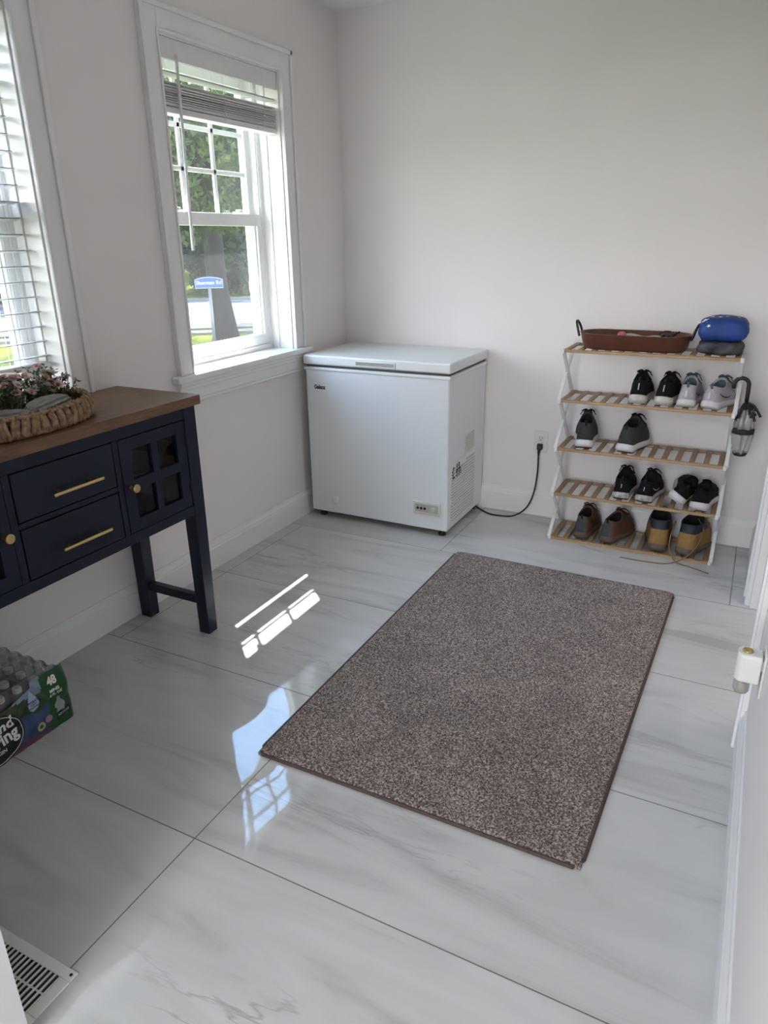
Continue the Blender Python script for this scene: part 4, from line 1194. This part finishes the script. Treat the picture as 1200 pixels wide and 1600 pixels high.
F_BLACK = mat('black_knit', (0.005, 0.005, 0.006), 0.9, spec=0.25, var=0.3, scale=90, bump=0.4, bscale=600)
F_BLACKL = mat('black_lining', (0.006, 0.006, 0.007), 0.95, var=0.2)
F_WSOLE = mat('worn_white_foam', (0.50, 0.49, 0.45), 0.6, var=0.12, scale=40)
F_WSOLE2 = mat('white_foam', (0.62, 0.61, 0.62), 0.55, var=0.04)
F_DIRTY = mat('scuffed_foam', (0.25, 0.24, 0.23), 0.7, color2=(0.55, 0.53, 0.51), scale=55)
F_REFL = mat('reflective_strip', (0.55, 0.56, 0.58), 0.3)
F_LILAC = mat('lilac_mesh', (0.42, 0.38, 0.41), 0.8, var=0.08, scale=100, bump=0.3, bscale=500)
F_TEAL = mat('blue_grey_lining', (0.085, 0.13, 0.15), 0.9, var=0.2)
F_GREY = mat('dark_grey_mesh', (0.030, 0.033, 0.030), 0.85, var=0.3, scale=100, bump=0.4, bscale=500)
F_BROWN = mat('worn_brown_leather', (0.070, 0.042, 0.028), 0.7, color2=(0.12, 0.065, 0.036), scale=25, bump=0.3)
F_RUST = mat('rust_leather', (0.13, 0.045, 0.020), 0.7, var=0.3, scale=40)
F_BSOLE = mat('taupe_sole', (0.10, 0.072, 0.060), 0.8, var=0.25)
F_TAN = mat('tan_nubuck', (0.25, 0.135, 0.040), 0.8, color2=(0.33, 0.19, 0.065), scale=30, bump=0.2)
F_TSOLE = mat('tan_boot_sole', (0.13, 0.095, 0.075), 0.75, var=0.2)
F_NAVYC = mat('navy_collar', (0.012, 0.016, 0.028), 0.6, var=0.2)
F_LACE = mat('tan_lace', (0.24, 0.15, 0.07), 0.7, var=0.2)
F_DGREYP = mat('slate_patch', (0.045, 0.05, 0.055), 0.8, var=0.2)
D = math.radians
SHY = -0.290
zz = LEV[3] + 0.003
bk_ = (F_BLACK, F_BLACKL, F_WSOLE, F_WSOLE, F_BLACK)
shoe('running_shoe', 'black running shoe with thick off-white sole, left of its pair on the second shelf', 'shoe', (1.638, SHY, zz), D(2), bk_, H=0.105, sole=0.036, heelstrip=(F_REFL, 0.0022, .35, .8), seed=1)
shoe('running_shoe', 'black running shoe with thick off-white sole, beside the lilac pair on the second shelf', 'shoe', (1.742, SHY, zz), D(-4), bk_, H=0.105, sole=0.036, heelstrip=(F_REFL, 0.0022, .35, .8), seed=2)
lk = (F_LILAC, F_TEAL, F_WSOLE2, F_DIRTY, F_TEAL)
shoe('running_shoe', 'pale lilac running shoe with blue-grey lining, next to the black shoe on the second shelf', 'shoe', (1.836, SHY, zz), D(-2), lk, H=0.098, sole=0.032, heelstrip=(F_WSOLE2, 0.006, .15, .62), swoosh=(F_BLACK, (1, -1)), seed=3)
shoe('running_shoe', 'pale lilac running shoe turned sideways at the right end of the second shelf', 'shoe', (1.925, SHY + 0.004, zz), D(-17), lk, L=0.27, H=0.098, sole=0.032, heelstrip=(F_WSOLE2, 0.006, .15, .62), swoosh=(F_BLACK, (1, -1)), seed=4)
zz = LEV[2] + 0.003
gk = (F_GREY, F_BLACKL, F_WSOLE2, M_BLACKRUB, F_BLACK)
shoe('running_shoe', 'dark grey running shoe with white sole, at the left end of the third shelf', 'shoe', (1.425, SHY, zz), D(9), gk, H=0.120, HF=0.148, sole=0.038, W=0.110, seed=5, flare=1.12)
shoe('running_shoe', 'dark grey running shoe with white sole, further right on the third shelf', 'shoe', (1.602, SHY, zz), D(-9), gk, H=0.120, HF=0.148, sole=0.038, W=0.110, seed=6, flare=1.12)
zz = LEV[1] + 0.003
sk = (F_BLACK, F_BLACKL, F_DIRTY, M_BLACKRUB, F_BLACK)
shoe('running_shoe', 'black running shoe with scuffed pale sole, left of its pair on the fourth shelf', 'shoe', (1.612, SHY, zz), D(2), sk, H=0.100, HF=0.118, sole=0.033, heelstrip=(F_REFL, 0.0016, .35, .65), seed=7, flare=1.1)
shoe('running_shoe', 'black running shoe with scuffed pale sole, beside the slip-on shoes on the fourth shelf', 'shoe', (1.712, SHY, zz), D(-5), sk, H=0.100, HF=0.118, sole=0.033, heelstrip=(F_REFL, 0.0016, .35, .65), swoosh=(F_REFL, (1,)), seed=8, flare=1.1)
lk2 = (F_BLACK, F_BLACKL, F_WSOLE2, F_WSOLE2, F_BLACK)
shoe('slip_on_shoe', 'black slip-on shoe with white sole leaning over on its side on the fourth shelf', 'shoe', (1.842, SHY + 0.01, zz + 0.026), D(-6), lk2, L=0.29, W=0.112, H=0.088, HF=0.095, sole=0.036, laces=False, ry=D(33), seed=9)
shoe('slip_on_shoe', 'black slip-on shoe with white sole standing flat at the right end of the fourth shelf', 'shoe', (1.948, SHY, zz), D(-6), lk2, L=0.29, W=0.112, H=0.090, HF=0.100, sole=0.034, laces=False, seed=10)
zz = LEV[0] + 0.003
hk = (F_BROWN, F_BLACKL, F_BSOLE, F_BSOLE, F_BROWN)
shoe('hiking_shoe', 'worn brown hiking shoe, left of its pair on the bottom shelf', 'shoe', (1.443, SHY, zz), D(-2), hk, H=0.112, HF=0.130, sole=0.030, heel_patch=F_DGREYP, side_patch=F_RUST, seed=11)
shoe('hiking_shoe', 'worn brown hiking shoe with toe turned right, right of its pair on the bottom shelf', 'shoe', (1.560, SHY, zz), D(-16), hk, H=0.112, HF=0.130, sole=0.030, heel_patch=F_DGREYP, side_patch=F_RUST, seed=12)
tk = (F_TAN, F_BLACKL, F_TSOLE, F_TSOLE, F_LACE)
shoe('work_boot', 'tan leather work boot with dark padded collar, left of its pair on the bottom shelf', 'boot', (1.802, SHY, zz), D(6), tk, L=0.285, W=0.124, H=0.150, HF=0.165, sole=0.032, dip=0.01, collar_w=0.094, band=F_NAVYC, seed=13, flare=1.03, tab=False)
r_, Pf = shoe('work_boot', 'tan leather work boot with its lace trailing onto the floor, right on the bottom shelf', 'boot', (1.912, SHY, zz), D(-14), tk, L=0.285, W=0.124, H=0.150, HF=0.165, sole=0.032, dip=0.01, collar_w=0.094, band=F_NAVYC, seed=14, flare=1.03, tab=False)
# trailing lace is part of that boot: world points converted into the boot's frame
inv = (Matrix.Translation((1.912, SHY, zz)) @ Matrix.Rotation(D(-14), 4, 'Z')).inverted()
lw = smooth_pts([(1.955, -0.16, 0.165), (1.985, -0.225, 0.135), (1.978, -0.275, 0.10), (1.950, -0.325, 0.055), (1.905, -0.345, 0.016), (1.860, -0.368, 0.0035), (1.800, -0.385, 0.003), (1.72, -0.388, 0.003), (1.655, -0.385, 0.003)], 6)
MB().tube([inv @ p for p in lw], 0.0028, 7).build('loose_lace', F_LACE, r_, smooth=True)
lw = smooth_pts([(1.862, -0.20, 0.15), (1.853, -0.285, 0.10), (1.860, -0.325, 0.05), (1.895, -0.345, 0.008), (1.955, -0.362, 0.003), (2.035, -0.400, 0.003)], 6)
MB().tube([inv @ p for p in lw], 0.0028, 7).build('loose_lace', F_LACE, r_, smooth=True)

# ------------------------------------------------------------------ tray on the top shelf
TX, TYc, TZ = 1.585, -0.185, LEV[4] + 0.003
tr = thing('oval_tray', 'long oval brown metal tray with black loop handles on the top shelf', 'tray', (TX, TYc, TZ))
def stad(a, b_, z, n=40, grow=0.0):
    out = []
    L_, r_s = a - b_, b_
    for i in range(n):
        t = 2 * PI * i / n
        c, s_ = math.cos(t), math.sin(t)
        out.append(Vector((math.copysign(L_, c) + (b_ + grow) * c if abs(c) > 1e-6 else 0, (b_ + grow) * s_, z)))
    return out
M_TRAY = mat('brown_enamel', (0.085, 0.030, 0.018), 0.4, color2=(0.12, 0.042, 0.024), scale=15)
mb = MB(); mb.rings([stad(.215, .085, 0), stad(.222, .092, .01), stad(.236, .106, .066), stad(.239, .109, .070), stad(.236, .106, .070), stad(.232, .102, .066), stad(.218, .088, .012), stad(.212, .082, .005)])
mb.build('tray_body', M_TRAY, tr, smooth=True)
for s_ in (-1, 1):
    pts = smooth_pts([(s_ * .236, -0.034, .050), (s_ * .246, -0.032, .085), (s_ * .255, -0.018, .108), (s_ * .257, 0, .113), (s_ * .255, 0.018, .108), (s_ * .246, 0.032, .085), (s_ * .236, 0.034, .050)], 5)
    MB().tube(pts, 0.0065, 10, flat=0.8).build('handle', M_BLACKPL, tr, smooth=True)
# tray contents
o = MB().lathe([(0.0, -0.02)] + [(0.021 * math.sin(t), -0.021 * math.cos(t)) for t in [0.3 + k * 0.28 for k in range(9)]] + [(0, 0.021)], 20).build('pink_ball', mat('pink_rubber', (0.55, 0.13, 0.17), 0.6), smooth=True)
o.location = (1.527, -0.17, TZ + 0.052)
tag(o, 'small round pink item lying in the oval tray', 'ball')
o = MB().grid(lambda a, b_: ((a - .5) * .16, (b_ - .5) * .10, 0.004 * math.sin(a * 9) + .003 * math.sin(b_ * 7 + a * 3)), 12, 8).grid(lambda a, b_: ((a - .5) * .16, (b_ - .5) * .10, 0.004 * math.sin(a * 9) + .003 * math.sin(b_ * 7 + a * 3) + .0012), 12, 8).build('paper_sheet', mat('pale_paper', (0.42, 0.42, 0.44), 0.7), smooth=True)
o.location = (1.62, -0.165, TZ + 0.050); o.rotation_euler = (0, 0.05, 0.2); tag(o, 'crumpled pale paper lying in the oval tray', 'paper')
o = MB().box(-.06, .06, -.045, .045, 0, 0.026).build('small_box', mat('grey_card', (0.20, 0.20, 0.21), 0.7), bevel=.003)
o.location = (1.60, -0.165, TZ + 0.012); tag(o, 'small flat grey box under the paper in the oval tray', 'box')
o = MB().box(-.05, .05, -.035, .035, 0, 0.014).build('small_box', bpy.data.materials['pale_paper'], bevel=.003)
o.location = (1.455, -0.165, TZ + 0.034); tag(o, 'small pale flat box at the left end of the oval tray', 'box')
o = MB().box(-.035, .05, -.03, .03, 0, 0.022).build('small_box', mat('dark_card', (0.05, 0.04, 0.04), 0.7), bevel=.003)
o.location = (1.455, -0.165, TZ + 0.012); tag(o, 'small dark box under the pale box in the oval tray', 'box')
mb = MB(); random.seed(9)
for k in range(9):
    c = Vector((random.uniform(-.03, .03), random.uniform(-.02, .02), 0.012 + .005 * k))
    d = Vector((random.uniform(-1, 1), random.uniform(-1, 1), random.uniform(-.2, .5))).normalized()
    mb.tube(smooth_pts([c - d * .025, c + Vector((0, 0, .006)), c + d * .025], 3), random.uniform(.003, .006), 7)
o = mb.build('key_bunch', M_BLACKRUB, smooth=True); o.location = (1.728, -0.17, TZ + 0.024)
tag(o, 'dark tangle of straps and keys at the right end of the oval tray', 'keys')

# ------------------------------------------------------------------ folded fabrics
def lump(name, label, cat, loc, sx_, sy_, sz_, m, seed, rz=0.0, pw=0.35, amp=0.006):
    mb = MB()
    def f(u, v):
        a = (u - 0.5) * PI; b_ = v * 2 * PI
        def sp(x, p): return math.copysign(abs(x) ** p, x)
        x = sx_ * sp(math.cos(a), pw) * sp(math.cos(b_), pw); y = sy_ * sp(math.cos(a), pw) * sp(math.sin(b_), pw); z = sz_ * sp(math.sin(a), pw * 1.6)
        nz = noise.noise(Vector((x * 22 + seed, y * 22, z * 40))) * amp + noise.noise(Vector((x * 60 + seed, y * 60, z * 120))) * amp * .35
        d = Vector((x, y, z)).normalized()
        return Vector((x, y, z + sz_ * (1 - 0.18 * (x / sx_) ** 2 * (1 if z > 0 else 0)))) + d * nz
    mb.grid(f, 36, 72)
    o = mb.build(name, m, smooth=True, doubles=True)
    o.location = loc; o.rotation_euler = (0, 0, rz)
    return tag(o, label, cat), f
M_CAMO = mat('grey_camo_cloth', (0.012, 0.013, 0.018), 0.8, color2=(0.10, 0.10, 0.12), scale=22, bump=0.4, bscale=60)
lump('folded_cloth', 'dark grey patterned cloth folded under the blue bag on the top shelf', 'cloth', (1.938, -0.185, TZ), 0.090, 0.085, 0.027, M_CAMO, 3, amp=0.008)
blu, ff_ = lump('folded_blue_bag', 'bright blue folded cloth bag with white stars on the top shelf', 'bag', (1.940, -0.185, TZ + 0.055), 0.094, 0.085, 0.049, mat('blue_cloth', (0.009, 0.048, 0.23), 0.6, var=0.25, scale=14, bump=0.3, bscale=50), 9, amp=0.007)
st = MB()
def star(cx, cz, r, rot):
    vs = []
    for k in range(10):
        q = r if k % 2 == 0 else r * .42
        t = rot + k * PI / 5
        vs.append((cx + q * math.cos(t), -0.0, cz + q * math.sin(t)))
    return vs
from mathutils.bvhtree import BVHTree
bvh = BVHTree.FromPolygons([v.co.copy() for v in blu.data.vertices], [tuple(p.vertices) for p in blu.data.polygons])
for (cx, cz, r, rot) in ((-0.074, 0.044, 0.019, .3), (-0.055, 0.012, 0.009, .9), (-0.050, 0.084, 0.013, .2), (-0.018, 0.080, 0.011, .7), (0.010, 0.084, 0.013, .1), (0.052, 0.08, 0.008, .4)):
    pts = star(cx, cz, r, rot); ctr = (cx, 0, cz); allp = [ctr] + pts; out = []
    for p in allp:
        hit = bvh.ray_cast(Vector((p[0], -0.4, p[2] + 0.25)), Vector((0, 0.85, -0.53)).normalized())
        out.append(hit[0] + hit[1].normalized() * 0.0012 if hit[0] is not None else None)
    if any(x is None for x in out): continue
    st.add(out, [(0, 1 + k, 1 + (k + 1) % 10) for k in range(10)])
st.build('star_print', M_WHITEPRINT, blu)

# ------------------------------------------------------------------ umbrella hanging from the rack
um = thing('umbrella', 'folded clear umbrella with black crook handle hooked on the right side of the rack', 'umbrella', (2.075, -0.215, 0.50))
uo = Vector((-2.075, 0.215, -0.50))
def Uo(mb): mb.v = [tuple(Vector(v) + uo) for v in mb.v]; return mb
hp = [(2.014, -0.215, 0.790)] + [(2.042 - 0.028 * math.cos(t), -0.215, 0.806 + 0.028 * math.sin(t)) for t in [k * PI / 10 for k in range(0, 11)]] + [(2.071, -0.215, 0.77), (2.071, -0.215, 0.735)]
Uo(MB().tube(hp, 0.0085, 12)).build('crook_handle', M_BLACKPL, um, smooth=True)
Uo(MB().tube([(2.071, -0.215, 0.745), (2.078, -0.215, 0.50)], 0.005, 8)).build('shaft', M_BLACKPL, um, smooth=True)
mb = MB(); random.seed(13)
for k in range(22):
    t = 2 * PI * k / 22; d = Vector((math.cos(t), math.sin(t), 0))
    c = Vector((2.072, -0.215, 0.715 - random.uniform(0, .02)))
    ln = random.uniform(0.03, 0.058) * (1.25 if d.x > 0.2 else 0.6)
    if (c + d * ln).y > -0.06: ln *= .6
    mb.tube(smooth_pts([c + d * .003 + Vector((0, 0, .016)), c + d * ln * .5 + Vector((0, 0, 0.01)), c + d * ln + Vector((0, 0, -0.014 - random.uniform(0, .03)))], 4), [0.006] * 5 + [0.0055, 0.005, 0.0055, 0.006], 7)
Uo(mb).build('rib_tips', M_BLACKRUB, um, smooth=True)
mb = MB(); rs = []
for k in range(18):
    q = k / 17; z = 0.705 - q * 0.190; r0 = 0.026 + 0.010 * math.sin(q * PI)
    rg = []
    for j in range(28):
        t = 2 * PI * j / 28
        r = r0 * (1 + 0.22 * math.sin(6 * t + q * 3)) + 0.002 * noise.noise(Vector((j, k, 0)) * .9)
        rg.append(Vector((2.076 + r * math.cos(t), -0.215 + r * math.sin(t), z)))
    rs.append(rg)
Uo(mb.rings(rs, False, False)).build('clear_canopy', M_CLEARPL, um, smooth=True)
Uo(MB().lathe([(0.040, 0.0), (0.044, 0.001), (0.044, 0.022), (0.040, 0.023)], 26, (2.077, -0.215, 0.600))).build('strap', M_BLACKRUB, um, smooth=True)
Uo(MB().lathe([(0.004, -0.002), (0.024, -0.004), (0.030, 0.006), (0.028, 0.012)], 16, (2.078, -0.215, 0.506))).build('crown_cap', M_BLACKPL, um, smooth=True)

# ------------------------------------------------------------------ outdoors
GZ = -0.9
M_GRASS = mat('lawn_grass', (0.052, 0.066, 0.011), 1.0, spec=0.0, color2=(0.078, 0.092, 0.018), scale=3)
M_ASPH = mat('pale_asphalt', (0.068, 0.067, 0.074), 1.0, spec=0.0, var=0.08, scale=2)
M_CONC = mat('sidewalk_concrete', (0.095, 0.088, 0.082), 1.0, spec=0.0, var=0.06)
VD = Vector((-0.665, 0.747, 0)); VP = Vector((VD.y, -VD.x, 0)); C0 = Vector((2.069, -3.565, 0))
def strip(name, m, d0, d1, w0, w1, z, kind='structure'):
    mb = MB(); a = [C0 + VD * d + VP * w_ for d, w_ in ((d0, w0), (d0, w1), (d1, w1), (d1, w0))]
    vs = [(p.x, p.y, z) for p in a] + [(p.x, p.y, z - 0.1) for p in a]
    mb.add(vs, [(0, 1, 2, 3), (7, 6, 5, 4), (0, 4, 5, 1), (1, 5, 6, 2), (2, 6, 7, 3), (3, 7, 4, 0)])
    o = mb.build(name, m); o['kind'] = kind; return o
strip('lawn', M_GRASS, -60, 110, -90, 90, GZ - 0.05)
strip('road', M_ASPH, 21.6, 32, -80, 80, GZ + 0.0)
strip('cross_road', M_ASPH, 32.0, 80, 3.2, 12, GZ + 0.0)
strip('sidewalk', M_CONC, 20.3, 20.75, -80, 80, GZ + 0.02)
strip('sidewalk', M_CONC, 32.6, 33.6, -80, 3.2, GZ + 0.02)
def leaf_mat(name, c1, c2):
    m = bpy.data.materials.new(name); m.use_nodes = True; n = m.node_tree; n.nodes.clear(); N = n.nodes.new; L = n.links.new
    out = N('ShaderNodeOutputMaterial'); tc = N('ShaderNodeTexCoord'); no = N('ShaderNodeTexNoise'); no.inputs['Scale'].default_value = 1.7; no.inputs['Detail'].default_value = 6
    L(tc.outputs['Object'], no.inputs['Vector'])
    r = N('ShaderNodeValToRGB'); r.color_ramp.elements[0].position = .35; r.color_ramp.elements[0].color = (*c1, 1); r.color_ramp.elements[1].position = .65; r.color_ramp.elements[1].color = (*c2, 1)
    L(no.outputs[0], r.inputs[0])
    a = N('ShaderNodeBsdfDiffuse'); b_ = N('ShaderNodeBsdfTranslucent'); mx = N('ShaderNodeMixShader'); mx.inputs[0].default_value = 0.45
    L(r.outputs[0], a.inputs[0]); L(r.outputs[0], b_.inputs[0]); L(a.outputs[0], mx.inputs[1]); L(b_.outputs[0], mx.inputs[2]); L(mx.outputs[0], out.inputs[0])
    return m
M_TL = leaf_mat('tree_leaves', (0.016, 0.027, 0.012), (0.050, 0.066, 0.024))
M_TD = leaf_mat('far_tree_leaves', (0.018, 0.027, 0.015), (0.052, 0.064, 0.027))
M_BUSH = leaf_mat('bush_leaves', (0.06, 0.10, 0.02), (0.12, 0.16, 0.03))
M_BARK = mat('tree_bark', (0.012, 0.010, 0.009), 0.9, color2=(0.026, 0.021, 0.018), spec=0.1, scale=6, stretch=(3, 3, 1), bump=0.6, bscale=12)
def foliage(blobs, nleaf, size, seed):
    rnd = random.Random(seed); vs = []; fs = []
    tot = sum(b_[3] ** 2 for b_ in blobs)
    for (bx, by, bz, br) in blobs:
        for _ in range(int(nleaf * br * br / tot)):
            th = rnd.uniform(0, 2 * PI); cz = rnd.uniform(-1, 1); rr_ = br * (0.55 + 0.45 * rnd.random() ** .5); sn = math.sqrt(1 - cz * cz)
            c = Vector((bx + rr_ * sn * math.cos(th), by + rr_ * sn * math.sin(th), bz + rr_ * cz * .85))
            a = Vector((rnd.gauss(0, 1), rnd.gauss(0, 1), rnd.gauss(0, 1))).normalized(); b2 = a.cross(Vector((rnd.gauss(0, 1), rnd.gauss(0, 1), rnd.gauss(0, 1)))).normalized()
            s_ = size * rnd.uniform(.6, 1.3); i = len(vs)
            vs += [tuple(c - a * s_), tuple(c + b2 * s_ * .5), tuple(c + a * s_), tuple(c - b2 * s_ * .5)]
            fs.append((i, i + 1, i + 2, i + 3))
    me = bpy.data.meshes.new('foliage'); me.from_pydata(vs, [], fs); return me
def trunk_mb(h, r0, r1, lean, branches, seed):
    rnd = random.Random(seed); mb = MB()
    n = 9; pts = [Vector((lean[0] * (k / n) ** 1.4 + rnd.uniform(-.04, .04), lean[1] * (k / n) ** 1.4, h * k / n)) for k in range(n + 1)]
    rad = [r0 * 1.35] + [r0 + (r1 - r0) * k / n for k in range(1, n + 1)]
    mb.tube(pts, rad, 14)
    for k in range(branches):
        q = 0.45 + 0.5 * k / branches; p = pts[int(q * n)]; t = k * 2.4 + rnd.uniform(0, .6); ln = h * rnd.uniform(.35, .55)
        e_ = p + Vector((math.cos(t) * ln * .8, math.sin(t) * ln * .8, ln * .55)); md = (p + e_) / 2 + Vector((0, 0, -.15))
        mb.tube(smooth_pts([p, md, e_], 5), [r1 * .75 * (1 - .06 * i) for i in range(11)], 8)
    return mb
def tree(name, label, base, h, r0, r1, lean, blobs, nleaf, size, seed, m=M_TL, group=None, branches=6):
    t = thing(name, label, 'tree', base, 0, group)
    trunk_mb(h, r0, r1, lean, branches, seed).build('trunk', M_BARK, t, smooth=True)
    link('foliage', foliage(blobs, nleaf, size, seed), m, t)
    return t
random.seed(4)
bl1 = [(random.uniform(-4.2, 4.2), random.uniform(-4.2, 4.2), random.uniform(3.2, 7.2), random.uniform(1.0, 1.8)) for _ in range(34)]
tree('street_tree', 'large leafy street tree with thick leaning trunk behind the blue street sign', (-9.93, 10.98, GZ), 5.6, 0.26, 0.19, (-0.22, -0.16, 0), bl1, 26000, 0.085, 2, branches=9)
for i, (d, w_, s_) in enumerate(((47, -14, 1.25), (37.5, -7.0, 0.95), (38.5, 0.6, 0.9), (58, 9.5, 1.3), (50, 20, 1.2), (38, -20, 1.0), (66, -1, 1.5), (52, -4, 1.2))):
    p = C0 + VD * d + VP * w_
    random.seed(40 + i)
    bls = [(random.uniform(-4.5, 4.5) * s_, random.uniform(-4.5, 4.5) * s_, random.uniform(1.0, 9.0) * s_, random.uniform(1.3, 2.4) * s_) for _ in range(26)]
    tree('background_tree', 'dense green tree in the distance across the road outside the window', (p.x, p.y, GZ), 5.5 * s_, .28, .2, (.2, .1, 0), bls, 11000, 0.26, 60 + i, M_TD, 'trees across the road', 5)
for i, (d, w_, h_) in enumerate(((35.2, -5.6, 1.1), (36.5, 2.0, 1.3), (37, -9, 1.3), (39, 13, 1.5))):
    p = C0 + VD * d + VP * w_
    o = link('garden_bush', foliage([(0, 0, .6 * h_, .9 * h_), (1.2, .3, .5 * h_, .8 * h_), (-1.1, -.3, .5 * h_, .8 * h_)], 2600, 0.12, 80 + i), M_BUSH)
    o.location = (p.x, p.y, GZ); tag(o, 'low bright green bush across the road outside the window', 'bush', 'bushes across the road')
# street name sign
sg = thing('street_sign', 'blue arched street name sign with white lettering on a slim grey post outside', 'sign', (-8.27, 8.61, GZ))
sg.rotation_euler = (0, 0, math.atan2(VP.y, VP.x))
MB().tube([(0, 0, 0), (0, 0, 1.43)], 0.032, 12).build('post', mat('galvanised_post', (0.10, 0.105, 0.11), 0.5, metal=.3), sg, smooth=True)
arch = [(-0.29, 1.40), (0.29, 1.40), (0.29, 1.58)] + [(0.29 - 0.58 * k / 12, 1.58 + 0.055 * math.sin(PI * k / 12) ** .8) for k in range(1, 12)] + [(-0.29, 1.58)]
MB().prism(arch, -0.008, 0.008, 'y').build('sign_blade', mat('sign_blue', (0.010, 0.045, 0.20), 0.4), sg)
mb = MB(); a2 = [(x * .965, 1.50 + (z - 1.50) * .90) for x, z in arch]
mb.tube([(x, -0.010, z) for x, z in a2], 0.004, 4, closed=True)
M_SIGNWHITE = mat('sign_white', (0.40, 0.41, 0.43), 0.5)
mb.build('sign_border', M_SIGNWHITE, sg)
text_mesh('sign_text', 'Sherman Rd', 0.112, M_SIGNWHITE, sg, lambda x, y, z: (x, -0.010 - z, y + 1.512), bold=0.0, extrude=.001, sxx=0.95)
# mailbox-like post across the verge
p = C0 + VD * 24.5 + VP * 0.75
pm = thing('roadside_post', 'slim roadside post with a small white box beside the street tree trunk', 'post', (-10.55, 13.2, GZ))
MB().tube([(0, 0, 0), (0, 0, 1.0)], 0.03, 10).build('post', M_BARK, pm); MB().box(-.13, .13, -.1, .1, 1.0, 1.28).build('box', M_WHITEMETAL, pm, bevel=.02)
# overhead wires
def P2(d, w_, z): q = C0 + VD * d + VP * w_; return (q.x, q.y, z)
for z in (5.2, 2.95):
    o = MB().tube([P2(26, -30, z + .6), P2(26, -10, z + .05), P2(26, 0, z), P2(26, 10, z + .05), P2(26, 30, z + .6)], 0.018, 6).build('overhead_wire', M_BLACKPL)
    tag(o, 'thin overhead cable crossing in front of the trees, %s' % ('upper one' if z > 4 else 'lower one'), 'cable')
